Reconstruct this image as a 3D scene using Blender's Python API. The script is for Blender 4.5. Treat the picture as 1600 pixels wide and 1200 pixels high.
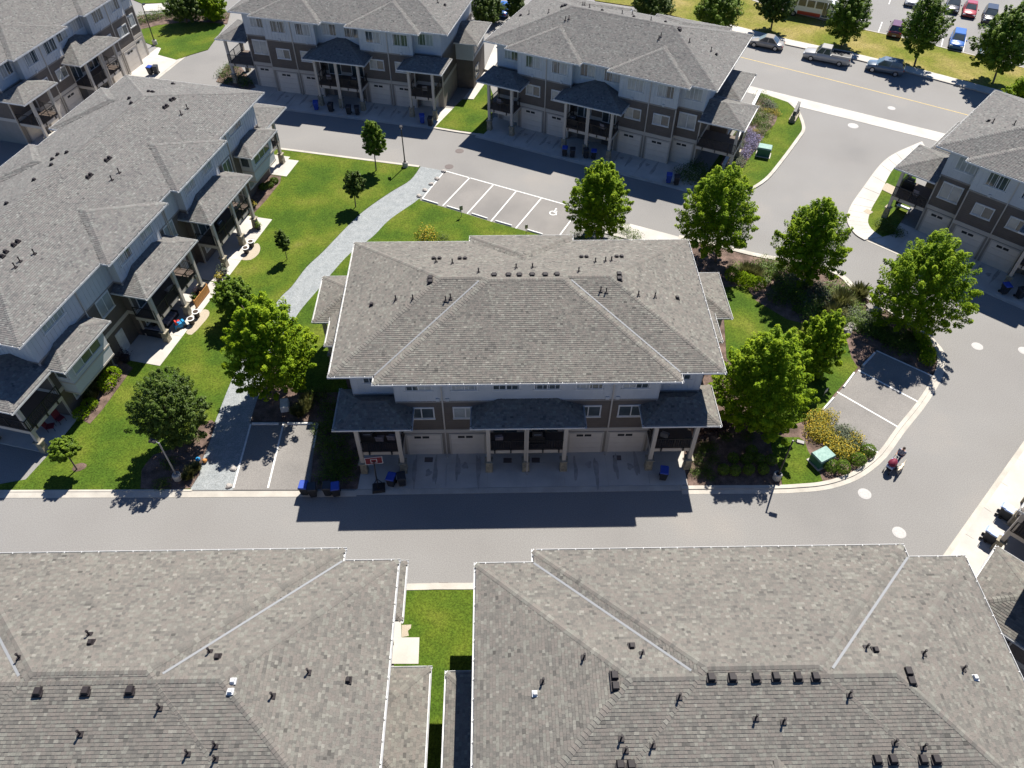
import bpy, bmesh, math, random
import numpy as np
from mathutils import Matrix, Vector
random.seed(7); rng = np.random.default_rng(7)
for o in list(bpy.data.objects): bpy.data.objects.remove(o)
S = bpy.context.scene
COL = S.collection
R = math.radians
# ------------------------------------------------------------------ camera
CAMH = 45.0; FPX = 1199.27; PITCH = R(47.42); ROLL = R(-0.301)
cp, sp, cr, sr = math.cos(PITCH), math.sin(PITCH), math.cos(ROLL), math.sin(ROLL)
_right = np.array([1, 0, 0.]); _down = np.array([0, -sp, -cp]); _fwd = np.array([0, cp, -sp])
CX = cr*_right + sr*_down; CY = -sr*_right + cr*_down
cam = bpy.data.cameras.new('camera'); co = bpy.data.objects.new('camera', cam); COL.objects.link(co)
co.matrix_world = Matrix(((CX[0], -CY[0], -_fwd[0], 0), (CX[1], -CY[1], -_fwd[1], 0), (CX[2], -CY[2], -_fwd[2], CAMH), (0, 0, 0, 1)))
cam.sensor_width = 36; cam.sensor_fit = 'HORIZONTAL'; cam.lens = FPX/1600*36; cam.clip_end = 6000; cam.clip_start = 0.5
S.camera = co
# ------------------------------------------------------------------ light
SUN_EL, SUN_AZ = R(54), R(25.5)          # azimuth from +Y towards +X
w = bpy.data.worlds.new('World'); S.world = w; w.use_nodes = True
nt = w.node_tree; nt.nodes.clear()
sky = nt.nodes.new('ShaderNodeTexSky'); sky.sky_type = 'NISHITA'; sky.sun_disc = False
sky.sun_elevation = SUN_EL; sky.sun_rotation = SUN_AZ; sky.altitude = 400; sky.air_density = .7; sky.dust_density = 0; sky.ozone_density = 10
bg = nt.nodes.new('ShaderNodeBackground'); bg.inputs[1].default_value = 0.078
wo = nt.nodes.new('ShaderNodeOutputWorld'); nt.links.new(sky.outputs[0], bg.inputs[0]); nt.links.new(bg.outputs[0], wo.inputs[0])
sl = bpy.data.lights.new('sun', 'SUN'); sl.energy = 5.0; sl.angle = R(0.53); sl.color = (1, .95, .87)
so = bpy.data.objects.new('sun', sl); COL.objects.link(so)
sd = Vector((math.sin(SUN_AZ)*math.cos(SUN_EL), math.cos(SUN_AZ)*math.cos(SUN_EL), math.sin(SUN_EL)))
so.rotation_euler = sd.to_track_quat('Z', 'Y').to_euler(); so.location = (0, 60, 80)
vs = S.view_settings; vs.view_transform = 'Standard'; vs.look = 'None'; vs.exposure = 1.05; vs.gamma = 1; vs.use_curve_mapping = False
# ------------------------------------------------------------------ pixel helpers (photograph pixels, 1600 x 1200, to world points)
def ray(u, v): return (CX*(u-800)+CY*(v-600))/FPX + _fwd
def at(u, v, z=0.0):
    d = ray(u, v); t = (CAMH-z)/-d[2]; return (d[0]*t, d[1]*t)
def zoomed(x0, y0, s): return lambda *pts: [(x0+x/s, y0+y/s) for x, y in pts]
def over(base, px):            # height at which the ray through px passes the vertical line above base
    g = at(*base); d = ray(*px); t = (g[0]*d[0]+g[1]*d[1])/(d[0]**2+d[1]**2); return CAMH+t*d[2]
# ------------------------------------------------------------------ materials
MATS = {}
def mat(name, col, rough=.8, col2=None, scale=3., detail=4, bump=0., bscale=40., fine=.0, fscale=60., metallic=0., attr=None, ramp=None, spec=.4, transl=0., coat=0., lap=0.):
    m = bpy.data.materials.new(name); m.use_nodes = True; n = m.node_tree; L = n.links
    b = n.nodes['Principled BSDF']; b.inputs['Roughness'].default_value = rough; b.inputs['Metallic'].default_value = metallic
    b.inputs['Specular IOR Level'].default_value = spec
    if coat: b.inputs['Coat Weight'].default_value = coat
    tc = n.nodes.new('ShaderNodeTexCoord').outputs['Object']
    def noise(sc, de=4):
        t = n.nodes.new('ShaderNodeTexNoise'); t.inputs['Scale'].default_value = sc; t.inputs['Detail'].default_value = de
        L.new(tc, t.inputs['Vector']); return t.outputs['Fac']
    def rampn(fac, stops):
        r = n.nodes.new('ShaderNodeValToRGB'); e = r.color_ramp.elements
        while len(e) > 1: e.remove(e[0])
        e[0].position = stops[0][0]; e[0].color = (*stops[0][1], 1)
        for p, c in stops[1:]:
            x = e.new(p); x.color = (*c, 1)
        L.new(fac, r.inputs[0]); return r.outputs[0]
    def mixc(fac, a, bb, mode='MIX'):
        x = n.nodes.new('ShaderNodeMix'); x.data_type = 'RGBA'; x.blend_type = mode
        if isinstance(fac, float): x.inputs[0].default_value = fac
        else: L.new(fac, x.inputs[0])
        for i, q in ((6, a), (7, bb)):
            if isinstance(q, tuple): x.inputs[i].default_value = (*q, 1)
            else: L.new(q, x.inputs[i])
        return x.outputs[2]
    c = None
    if attr:
        a = n.nodes.new('ShaderNodeAttribute'); a.attribute_name = attr; fac = a.outputs['Fac']
        c = rampn(fac, ramp)
        if col2: c = mixc(rampn(noise(scale, detail), [(.35, (0, 0, 0)), (.65, (1, 1, 1))]), c, mixc(1., c, col2, 'MULTIPLY'))
    elif ramp: c = rampn(noise(scale, detail), ramp)
    elif col2: c = rampn(noise(scale, detail), [(.35, col), (.65, col2)])
    if fine:
        base = c if c is not None else col
        g = rampn(noise(fscale, 3), [(.3, (1-fine,)*3), (.7, (1+fine,)*3)])
        c = mixc(1., base, g, 'MULTIPLY')
    if c is None: b.inputs['Base Color'].default_value = (*col, 1)
    else: L.new(c, b.inputs['Base Color'])
    if bump or lap:
        bn = n.nodes.new('ShaderNodeBump'); bn.inputs['Strength'].default_value = 1.; bn.inputs['Distance'].default_value = bump or .02
        if lap:
            sx = n.nodes.new('ShaderNodeSeparateXYZ'); L.new(tc, sx.inputs[0])
            mm = n.nodes.new('ShaderNodeMath'); mm.operation = 'MULTIPLY'; mm.inputs[1].default_value = 1/lap; L.new(sx.outputs[2], mm.inputs[0])
            fr = n.nodes.new('ShaderNodeMath'); fr.operation = 'FRACT'; L.new(mm.outputs[0], fr.inputs[0]); L.new(fr.outputs[0], bn.inputs['Height'])
        else: L.new(noise(bscale, 5), bn.inputs['Height'])
        L.new(bn.outputs[0], b.inputs['Normal'])
    if transl:
        tr = n.nodes.new('ShaderNodeBsdfTranslucent'); ms = n.nodes.new('ShaderNodeMixShader'); ms.inputs[0].default_value = transl
        if c is not None: L.new(c, tr.inputs[0])
        else: tr.inputs[0].default_value = (*col, 1)
        L.new(b.outputs[0], ms.inputs[1]); L.new(tr.outputs[0], ms.inputs[2]); L.new(ms.outputs[0], n.nodes['Material Output'].inputs[0])
    MATS[name] = m; return m
M = MATS
mat('asphalt', (.17, .162, .153), .92, ramp=[(.25, (.156, .151, .145)), (.42, (.182, .175, .166)), (.58, (.193, .187, .178)), (.75, (.222, .207, .189))], scale=.11, detail=9, fine=.2, fscale=15, bump=.004, bscale=90)
mat('lot_asphalt', (.16, .15, .14), .92, ramp=[(.25, (.148, .140, .132)), (.75, (.208, .195, .180))], scale=.3, detail=9, fine=.2, fscale=14, bump=.004, bscale=80)
mat('concrete', (.36, .34, .31), .9, col2=(.45, .425, .385), scale=.5, detail=6, fine=.08, fscale=30)
mat('kerb_concrete', (.34, .315, .275), .9, col2=(.42, .39, .34), scale=.9, detail=6, fine=.1, fscale=25)
mat('gravel', (.20, .215, .218), .95, col2=(.245, .258, .258), scale=1.6, detail=8, fine=.3, fscale=15, bump=.02, bscale=30)
mat('mulch', (.06, .04, .03), .95, col2=(.15, .10, .08), scale=1.4, detail=7, fine=.35, fscale=14, bump=.03, bscale=18)
mat('dry_ground', (.16, .14, .08), .95, col2=(.10, .11, .04), scale=.1, detail=6, fine=.2, fscale=5)
mat('lawn', (.05, .09, .01), .95, ramp=[(.22, (.028, .060, .007)), (.42, (.048, .086, .009)), (.55, (.074, .106, .011)), (.68, (.108, .125, .018)), (.82, (.18, .16, .06))], scale=.26, detail=9, fine=.42, fscale=9, bump=.04, bscale=24, spec=.1)
mat('verge_grass', (.1, .1, .02), .95, ramp=[(.28, (.07, .105, .008)), (.45, (.13, .135, .022)), (.62, (.21, .175, .055)), (.8, (.26, .21, .09))], scale=.2, detail=8, fine=.35, fscale=6, bump=.03, bscale=24, spec=.1)
mat('paint_white', (.62, .62, .6), .7, col2=(.5, .5, .48), scale=5, fine=.12, fscale=20)
mat('paint_yellow', (.5, .36, .11), .7, col2=(.42, .31, .12), scale=4)
SH = [(0, (.077, .073, .065)), (.2, (.112, .106, .095)), (.4, (.138, .130, .114)), (.55, (.157, .140, .123)), (.7, (.162, .158, .136)), (1, (.216, .205, .177))]
mat('shingle', (.2, .18, .16), .95, attr='tone', ramp=SH, col2=(.9, .9, .91), scale=.5, detail=4, fine=.18, fscale=30, spec=.15)
SH_SKY = [(p, (c[0]*.95, c[1]*.985, c[2]*1.06)) for p, c in SH]  # same shingles, with cool sky reflection and distance tinted into the far roofs
mat('shingle_sky_tint', (.2, .18, .16), .95, attr='tone', ramp=SH_SKY, col2=(.92, .92, .93), scale=.5, detail=4, fine=.15, fscale=30, spec=.15)
ROOF = ['shingle']
mat('roof_deck', (.07, .067, .06), .95)
mat('white_trim', (.55, .55, .54), .6, col2=(.46, .46, .45), scale=2.5)
mat('soffit', (.55, .53, .5), .7)
mat('board', (.43, .44, .44), .75, col2=(.46, .47, .47), scale=1)
mat('brown_siding', (.105, .088, .075), .8, col2=(.12, .10, .086), scale=1.5, lap=.19)
mat('taupe', (.23, .205, .175), .8, col2=(.26, .23, .2), scale=1)
mat('taupe_light', (.42, .38, .33), .7)
mat('garage', (.55, .495, .43), .55, col2=(.58, .525, .46), scale=2)
mat('dark_trim', (.10, .09, .08), .7)
mat('stone', (.32, .28, .2), .9, col2=(.2, .18, .14), scale=3, fine=.25, fscale=9, bump=.03, bscale=6)
mat('glass', (.035, .05, .055), .06, col2=(.08, .095, .10), scale=.7, spec=.8)
mat('glass_blind', (.33, .35, .34), .15, col2=(.22, .24, .25), scale=.9, spec=.7)
mat('black', (.018, .018, .02), .5)
mat('black_metal', (.03, .028, .028), .45, metallic=.3)
mat('grey_metal', (.25, .25, .26), .4, metallic=.5)
mat('galvanised', (.19, .195, .2), .75)
mat('deck_board', (.10, .075, .06), .8)
mat('vent', (.022, .018, .019), .6, spec=.2)
mat('vent_light', (.5, .5, .5), .3)
mat('bin_blue', (.02, .055, .30), .45)
mat('bin_dark', (.022, .024, .03), .5)
mat('green_box', (.03, .11, .085), .4)
mat('pale_green', (.20, .30, .265), .85, col2=(.27, .38, .34), scale=5, spec=.1)
mat('cast_iron', (.37, .355, .34), .7, col2=(.31, .30, .29), scale=6, fine=.1, fscale=20)
mat('iron_dark', (.10, .08, .075), .7)
mat('bark', (.09, .07, .05), .9, col2=(.14, .11, .08), scale=6, bump=.02, bscale=12)
LF = lambda a, b, c, d: [(0, a), (.35, b), (.7, c), (1, d)]
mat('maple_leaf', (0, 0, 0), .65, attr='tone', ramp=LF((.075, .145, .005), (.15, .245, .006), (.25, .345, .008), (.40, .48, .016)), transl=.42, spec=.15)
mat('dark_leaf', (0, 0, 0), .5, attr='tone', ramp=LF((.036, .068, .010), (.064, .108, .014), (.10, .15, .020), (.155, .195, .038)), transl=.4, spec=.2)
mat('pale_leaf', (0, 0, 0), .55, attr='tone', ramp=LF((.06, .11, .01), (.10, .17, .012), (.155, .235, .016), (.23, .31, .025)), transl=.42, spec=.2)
mat('box_leaf', (0, 0, 0), .55, attr='tone', ramp=LF((.035, .075, .008), (.07, .125, .012), (.13, .19, .016), (.21, .26, .03)), transl=.42)
mat('clipped_leaf', (0, 0, 0), .6, attr='tone', ramp=LF((.06, .11, .012), (.11, .19, .018), (.17, .26, .024), (.26, .34, .045)), transl=.45)
mat('grey_leaf', (0, 0, 0), .7, attr='tone', ramp=LF((.05, .07, .035), (.08, .10, .055), (.12, .14, .08), (.17, .18, .12)), transl=.2)
mat('tuft_leaf', (0, 0, 0), .7, attr='tone', ramp=LF((.06, .07, .018), (.10, .11, .03), (.16, .16, .05), (.24, .21, .09)), transl=.25)
mat('red_leaf', (0, 0, 0), .6, attr='tone', ramp=LF((.02, .010, .010), (.035, .015, .014), (.05, .02, .018), (.07, .035, .022)), transl=.2)
mat('yellow_flower', (0, 0, 0), .7, attr='tone', ramp=LF((.05, .085, .01), (.16, .16, .012), (.45, .33, .012), (.55, .36, .02)), transl=.25)
mat('lavender', (0, 0, 0), .7, attr='tone', ramp=LF((.07, .09, .05), (.15, .13, .21), (.25, .22, .38), (.34, .31, .48)), transl=.25)
mat('rubber', (.02, .02, .02), .85)
mat('rim', (.45, .45, .46), .35, metallic=.7)
mat('headlight', (.75, .78, .8), .1, spec=.8)
mat('taillight', (.35, .015, .01), .25)
for nm, c in dict(car_beige=(.26, .24, .21), car_silver=(.33, .325, .31), car_slate=(.085, .115, .15), car_maroon=(.10, .018, .04), car_blue=(.02, .10, .34), car_red=(.32, .03, .035), car_black=(.015, .015, .018), car_grey=(.2, .21, .23), car_teal=(.02, .06, .075), bus_white=(.68, .69, .68), bus_red=(.42, .04, .03)).items():
    mat(nm, c, .3, coat=.6, spec=.5)
mat('wood_orange', (.34, .15, .035), .6, col2=(.42, .19, .05), scale=4)
mat('cushion_grey', (.16, .15, .17), .9, col2=(.24, .22, .25), scale=4)
mat('toy_blue', (.02, .22, .45), .4); mat('toy_red', (.5, .04, .03), .4)
mat('red_cloth', (.16, .02, .03), .8); mat('burgundy', (.14, .008, .03), .7); mat('pale_blue', (.34, .42, .62), .7)
mat('shirt', (.17, .19, .24), .8, col2=(.2, .22, .28), scale=9); mat('navy', (.02, .03, .08), .8); mat('skin', (.46, .27, .19), .6); mat('hair', (.03, .02, .015), .7)
mat('fur', (.58, .50, .38), .9, col2=(.68, .62, .5), scale=7)
mat('pot_black', (.022, .02, .024), .5); mat('pot_rim', (.66, .66, .66), .5); mat('soil', (.05, .035, .025), .95)
mat('rock', (.26, .24, .22), .9, col2=(.36, .33, .30), scale=3, bump=.03, bscale=5)
mat('boulder_white', (.55, .54, .52), .9, col2=(.42, .41, .4), scale=4, bump=.02, bscale=7)
mat('sign_slate', (.06, .058, .06), .6, col2=(.10, .095, .09), scale=2); mat('sign_face', (.45, .43, .36), .6)
mat('sand', (.34, .29, .22), .95, fine=.2, fscale=20)
mat('pink', (.6, .08, .22), .7)
# ------------------------------------------------------------------ object helpers
def tag(o, label=None, cat=None, group=None, kind=None):
    if label: o['label'] = label
    if cat: o['category'] = cat
    if group: o['group'] = group
    if kind: o['kind'] = kind
    return o
def empty(name, loc, rz=0., label=None, cat=None, group=None):
    o = bpy.data.objects.new(name, None); COL.objects.link(o); o.location = loc; o.rotation_euler = (0, 0, rz); o.empty_display_size = .3
    return tag(o, label, cat, group)
class MB:
    def __init__(s): s.v = []; s.f = []; s.m = []
    def add(s, vs, fs, mi=0):
        k = len(s.v); s.v += [tuple(map(float, p)) for p in vs]; s.f += [tuple(i+k for i in f) for f in fs]; s.m += [mi]*len(fs); return s
    def hexa(s, p, mi=0):     # 8 points: bottom ring, top ring
        return s.add(p, [(3, 2, 1, 0), (4, 5, 6, 7), (0, 1, 5, 4), (1, 2, 6, 5), (2, 3, 7, 6), (3, 0, 4, 7)], mi)
    def box(s, x0, x1, y0, y1, z0, z1, mi=0, taper=0.):
        t = taper
        return s.hexa([(x0, y0, z0), (x1, y0, z0), (x1, y1, z0), (x0, y1, z0), (x0+t, y0+t, z1), (x1-t, y0+t, z1), (x1-t, y1-t, z1), (x0+t, y1-t, z1)], mi)
    def prism(s, poly, z0, z1, mi=0):
        n = len(poly)
        if sum(poly[i][0]*poly[(i+1) % n][1]-poly[(i+1) % n][0]*poly[i][1] for i in range(n)) < 0: poly = poly[::-1]
        vs = [(x, y, z0) for x, y in poly]+[(x, y, z1) for x, y in poly]
        return s.add(vs, [tuple(range(n-1, -1, -1)), tuple(range(n, 2*n))]+[(i, (i+1) % n, n+(i+1) % n, n+i) for i in range(n)], mi)
    def tube(s, pts, rad, n=8, mi=0, cap=True):
        pts = [Vector(p) for p in pts]; rr = rad if isinstance(rad, (list, tuple)) else [rad]*len(pts); k = len(s.v); vs = []
        for i, p in enumerate(pts):
            d = (pts[min(i+1, len(pts)-1)]-pts[max(i-1, 0)]).normalized()
            a = d.orthogonal().normalized() if abs(d.z) < .95 else Vector((1, 0, 0)); a = (a-d*a.dot(d)).normalized(); b = d.cross(a)
            for j in range(n): vs.append(p+(a*math.cos(2*math.pi*j/n)+b*math.sin(2*math.pi*j/n))*rr[i])
        fs = [(i*n+j, i*n+(j+1) % n, (i+1)*n+(j+1) % n, (i+1)*n+j) for i in range(len(pts)-1) for j in range(n)]
        if cap: fs += [tuple(range(n-1, -1, -1)), tuple((len(pts)-1)*n+j for j in range(n))]
        return s.add(vs, fs, mi)
    def lathe(s, prof, c=(0, 0, 0), n=12, mi=0):
        vs = [(c[0]+r*math.cos(2*math.pi*j/n), c[1]+r*math.sin(2*math.pi*j/n), c[2]+z) for r, z in prof for j in range(n)]
        fs = [(i*n+j, i*n+(j+1) % n, (i+1)*n+(j+1) % n, (i+1)*n+j) for i in range(len(prof)-1) for j in range(n)]
        fs += [tuple(range(n-1, -1, -1)), tuple((len(prof)-1)*n+j for j in range(n))]
        return s.add(vs, fs, mi)
    def build(s, name, mats, parent=None, smooth=False, kind=None, loc=None, rz=0.):
        me = bpy.data.meshes.new(name); me.from_pydata(s.v, [], s.f)
        for q in (mats if isinstance(mats, (list, tuple)) else [mats]): me.materials.append(M[q])
        if any(s.m): me.polygons.foreach_set('material_index', s.m)
        if smooth: me.polygons.foreach_set('use_smooth', [True]*len(s.f))
        o = bpy.data.objects.new(name, me); COL.objects.link(o)
        if parent: o.parent = parent
        if kind: o['kind'] = kind
        if loc is not None: o.location = loc; o.rotation_euler = (0, 0, rz)
        return o
def nquads(name, V, matn, tone=None, parent=None, kind=None, loc=None):     # V: (n,4,3) array of quads
    n = len(V); me = bpy.data.meshes.new(name)
    me.vertices.add(n*4); me.vertices.foreach_set('co', np.ascontiguousarray(V, dtype=np.float32).ravel())
    me.loops.add(n*4); me.loops.foreach_set('vertex_index', np.arange(n*4, dtype=np.int32))
    me.polygons.add(n); me.polygons.foreach_set('loop_start', np.arange(0, n*4, 4, dtype=np.int32)); 
    me.update(calc_edges=True); me.validate()
    if tone is not None:
        a = me.attributes.new('tone', 'FLOAT', 'FACE'); a.data.foreach_set('value', np.asarray(tone, dtype=np.float32))
    me.materials.append(M[matn]); o = bpy.data.objects.new(name, me); COL.objects.link(o)
    if parent: o.parent = parent
    if kind: o['kind'] = kind
    if loc is not None: o.location = loc
    return o
def clone(o, parent=None, **kw):
    c = o.copy(); COL.objects.link(c)
    if parent: c.parent = parent
    for ch in o.children: clone(ch, c)
    for k, v in kw.items(): c[k] = v
    return c
def offset_line(pts, d):
    out = []; n = len(pts)
    for i in range(n):
        a = np.array(pts[max(i-1, 0)]); b = np.array(pts[min(i+1, n-1)]); p = np.array(pts[i]); t = (b-a)/np.linalg.norm(b-a); nn = np.array([-t[1], t[0]]); out.append(tuple(p+nn*d))
    return out
def smoothline(pts, k=6):     # Catmull-Rom
    out = []; n = len(pts); P = [np.array(p) for p in pts]
    for i in range(n-1):
        a, b, c, d = P[max(i-1, 0)], P[i], P[i+1], P[min(i+2, n-1)]
        for j in range(k):
            t = j/k; out.append(tuple(.5*((2*b)+(-a+c)*t+(2*a-5*b+4*c-d)*t*t+(-a+3*b-3*c+d)*t**3)))
    out.append(tuple(P[-1])); return out
def strip(mb, pts, d0, d1, z0, z1, z1b=None):  # extruded band along a line, between lateral offsets d0 and d1
    A = offset_line(pts, d0); B = offset_line(pts, d1); z1b = z1 if z1b is None else z1b
    for i in range(len(pts)-1):
        mb.hexa([(*A[i], z0), (*A[i+1], z0), (*B[i+1], z0), (*B[i], z0), (*A[i], z1), (*A[i+1], z1), (*B[i+1], z1b), (*B[i], z1b)] if d1 > d0 else
                [(*B[i], z0), (*B[i+1], z0), (*A[i+1], z0), (*A[i], z0), (*B[i], z1b), (*B[i+1], z1b), (*A[i+1], z1), (*A[i], z1)])
# ------------------------------------------------------------------ roofs
PITCH_T = .325
def hip_faces(r):
    u0, u1, v0, v1 = r; w, d = u1-u0, v1-v0; A, B, C, D = (u0, v0), (u1, v0), (u1, v1), (u0, v1)
    if w >= d:
        h = d/2; p, q = (u0+h, v0+h), (u1-h, v0+h)
        return [[A, B, q, p], [B, C, q], [C, D, p, q], [D, A, p]], [(A, p), (B, q), (C, q), (D, p), (p, q)]
    h = w/2; p, q = (u0+h, v0+h), (u0+h, v1-h)
    return [[A, B, p], [B, C, q, p], [C, D, q], [D, A, p, q]], [(A, p), (B, p), (C, q), (D, q), (p, q)]
def hip_h(r, U, V): return np.minimum(np.minimum(U-r[0], r[1]-U), np.minimum(V-r[2], r[3]-V))
def shingles(hips, z, t, bodies=(), expo=.155, skip=()):
    """hips: list of rects sharing an eave height. returns quads, tones"""
    Q = []; T = []; cs = 1/math.sqrt(1+t*t)
    for hi, r in enumerate(hips):
        for fi, F in enumerate(hip_faces(r)[0]):
            if (hi, fi) in skip: continue
            A = np.array(F[0]); B = np.array(F[1]); W = np.linalg.norm(B-A); e = (B-A)/W; n = np.array([-e[1], e[0]])
            loc = [((np.array(p)-A)@e, (np.array(p)-A)@n) for p in F]; dm = max(p[1] for p in loc)
            top = [p for p in loc if p[1] > dm-1e-6]; tl = min(p[0] for p in top); tr = max(p[0] for p in top)
            step = expo*cs; K = int(math.ceil(dm/step))
            for k in range(K):
                d0, d1 = k*step, min((k+1)*step, dm)
                if d1-d0 < .01: continue
                sl = lambda d: tl*d/dm; srr = lambda d: W+(tr-W)*d/dm
                wd = rng.uniform(.11, .25, int(W/.14)+8); x = np.cumsum(wd)-rng.uniform(0, .23); x = x[(x > sl(d0)+.05) & (x < srr(d0)-.05)]
                x0 = np.concatenate([[sl(d0)], x]); x1 = np.concatenate([x, [srr(d0)]])
                a0, a1 = x0.copy(), x1.copy(); b0, b1 = np.maximum(x0, sl(d1)), np.minimum(x1, srr(d1))
                b0 = np.minimum(b0, srr(d1)); b1 = np.maximum(b1, sl(d1)); b1 = np.maximum(b1, b0)
                a0 += .004; a1 -= .004
                m = len(x0); hh = rng.uniform(.008, .022, m)
                xm = (x0+x1)/2; P = A+np.outer(xm, e)+n*((d0+d1)/2); zz = (d0+d1)/2
                keep = np.ones(m, bool)
                for hj, r2 in enumerate(hips):
                    if hj != hi: keep &= ~(hip_h(r2, P[:, 0], P[:, 1]) > zz+(.08 if hi == 0 else -.03))
                for bb in bodies: keep &= ~((P[:, 0] > bb[0]+.2) & (P[:, 0] < bb[1]-.2) & (P[:, 1] > bb[2]+.25) & (P[:, 1] < bb[3]-.25))
                def pt(xx, d, lift): 
                    q = A+np.outer(xx, e)+n*d; return np.column_stack([q, np.full(len(xx), z+d*t)+lift])
                p0, p1 = pt(a0, d0, hh+.01), pt(a1, d0, hh+.01); p2, p3 = pt(b1, d1, .008), pt(b0, d1, .008)
                l0, l1 = pt(a0, d0, -.0), pt(a1, d0, -.0)
                tn = np.clip(rng.normal(.5, .17, m)+rng.normal(0, .02), 0, 1)
                Q.append(np.stack([p0, p1, p2, p3], 1)[keep]); T.append(tn[keep])
                Q.append(np.stack([l0, l1, p1, p0], 1)[keep]); T.append(tn[keep]*.8)
    return np.concatenate(Q), np.concatenate(T)
def caps(hips, z, t, bodies=(), w=.16, ex=.2):
    Q = []; T = []
    for hi, r in enumerate(hips):
        for a, b in hip_faces(r)[1]:
            a = np.array(a); b = np.array(b); Ln = np.linalg.norm(b-a)
            if Ln < .2: continue
            e = (b-a)/Ln; n = np.array([-e[1], e[0]]); k = int(Ln/ex); st = Ln/k
            for i in range(k):
                p = a+e*st*i; q = a+e*st*(i+1); mid = (p+q)/2; h0, h1 = (float(hip_h(r, x[0], x[1])) for x in (p, q)); hm = (h0+h1)/2
                if any(hj != hi and hip_h(r2, mid[0], mid[1]) > hm+.04 for hj, r2 in enumerate(hips)): continue
                if any(bb[0]+.1 < mid[0] < bb[1]-.1 and bb[2]+.1 < mid[1] < bb[3]-.1 for bb in bodies): continue
                dz = -w*(.71 if abs(h1-h0) > 1e-3 else 1)*t; li = .024; tn = float(np.clip(rng.normal(.55, .14), 0, 1))
                for s in (1, -1):
                    Pm, Qm = (*p, z+h0*t+li+.02), (*q, z+h1*t+li)
                    Pe, Qe = (*(p+n*w*s), z+h0*t+li+.015+dz), (*(q+n*w*s), z+h1*t+li-.005+dz)
                    Q.append([Pe, Pm, Qm, Qe] if s < 0 else [Pm, Pe, Qe, Qm]); T.append(tn)
                    Q.append([(*(p+n*w*s), z+h0*t+dz), (*p, z+h0*t+.005), Pm, Pe] if s < 0 else [(*p, z+h0*t+.005), (*(p+n*w*s), z+h0*t+dz), Pe, Pm]); T.append(tn*.7)
    return (np.array(Q), np.array(T)) if Q else (np.zeros((0, 4, 3)), np.zeros(0))
def outline(main, bumps):     # rectilinear union outline, counter-clockwise; bumps on the front (low v) and back (high v)
    u0, u1, v0, v1 = main; pts = [(u0, v0)]
    for b in sorted(b for b in bumps if b[2] < v0): pts += [(b[0], v0), (b[0], b[2]), (b[1], b[2]), (b[1], v0)]
    pts += [(u1, v0), (u1, v1)]
    for b in sorted((b for b in bumps if b[3] > v1), reverse=True): pts += [(b[1], v1), (b[1], b[3]), (b[0], b[3]), (b[0], v1)]
    pts += [(u0, v1)]; return pts
def gutters(mb, poly, z, closed=True, brackets=True, skip=()):
    n = len(poly)
    for i in range(n):
        if i in skip: continue
        a = np.array(poly[i], float); b = np.array(poly[(i+1) % n], float); e = (b-a)/np.linalg.norm(b-a); o = np.array([e[1], -e[0]])
        pr = np.array(poly[i-1], float); nx = np.array(poly[(i+2) % n], float)
        cr0 = (a-pr)[0]*(b-a)[1]-(a-pr)[1]*(b-a)[0]; cr1 = (b-a)[0]*(nx-b)[1]-(b-a)[1]*(nx-b)[0]
        ea = .13 if cr0 > 0 else -.0; eb = .0
        a2 = a-e*ea; b2 = b+e*(eb if cr1 > 0 else -.13)
        def bx(o0, o1, z0, z1, p=a2, q=b2):
            mb.hexa([(*(p+o*o1), z0), (*(q+o*o1), z0), (*(q+o*o0), z0), (*(p+o*o0), z0), (*(p+o*o1), z1), (*(q+o*o1), z1), (*(q+o*o0), z1), (*(p+o*o0), z1)])
        bx(-.03, .0, z-.2, z-.004); bx(.0, .11, z-.15, z-.125); bx(.09, .11, z-.125, z-.01)
        if brackets:
            Ln = np.linalg.norm(b2-a2); k = max(1, int(Ln/.9))
            for j in range(k):
                m = a2+e*(Ln*(j+.5)/k); bx(.0, .09, z-.03, z-.012, m-e*.02, m+e*.02)
def roof_height(hips, z, t): return lambda u, v: z+t*max(float(hip_h(r, u, v)) for r in hips)
# ------------------------------------------------------------------ townhouse blocks
class Face:                      # a wall seen from outside: s runs left to right, n outwards, z up (block coordinates)
    def __init__(s, ox, oy, ax, ay): s.o = (ox, oy); s.a = (ax, ay); s.n = (ay, -ax)
    def p(s, t, n, z): return (s.o[0]+s.a[0]*t+s.n[0]*n, s.o[1]+s.a[1]*t+s.n[1]*n, z)
    def box(s, mb, t0, t1, n0, n1, z0, z1, mi=0):
        mb.hexa([s.p(t0, n1, z0), s.p(t1, n1, z0), s.p(t1, n0, z0), s.p(t0, n0, z0), s.p(t0, n1, z1), s.p(t1, n1, z1), s.p(t1, n0, z1), s.p(t0, n0, z1)], mi)
def window(par, F, s0, s1, z0, z1, lights=2, blind=None, n=0.):
    mb = MB(); f = .07
    F.box(mb, s0-.09, s1+.09, n, n+.05, z1, z1+.1); F.box(mb, s0-.12, s1+.12, n, n+.08, z0-.1, z0)
    F.box(mb, s0-.09, s0, n, n+.05, z0, z1); F.box(mb, s1, s1+.09, n, n+.05, z0, z1)
    k = lights; wd = (s1-s0)/k
    for i in range(1, k): F.box(mb, s0+wd*i-.035, s0+wd*i+.035, n, n+.04, z0, z1)
    F.box(mb, s0, s1, n, n+.035, z0, z0+.05); F.box(mb, s0, s1, n, n+.035, z1-.05, z1)
    o = mb.build('window', 'white_trim', par)
    for i in range(k):
        g = MB(); F.box(g, s0+wd*i+(.035 if i else 0), s0+wd*(i+1)-(.035 if i < k-1 else 0), n, n+.015, z0+.05, z1-.05)
        bl = (random.random() < .4) if blind is None else (blind == 1 or blind == 2+i)
        g.build('pane', 'glass_blind' if bl else 'glass', o)
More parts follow.
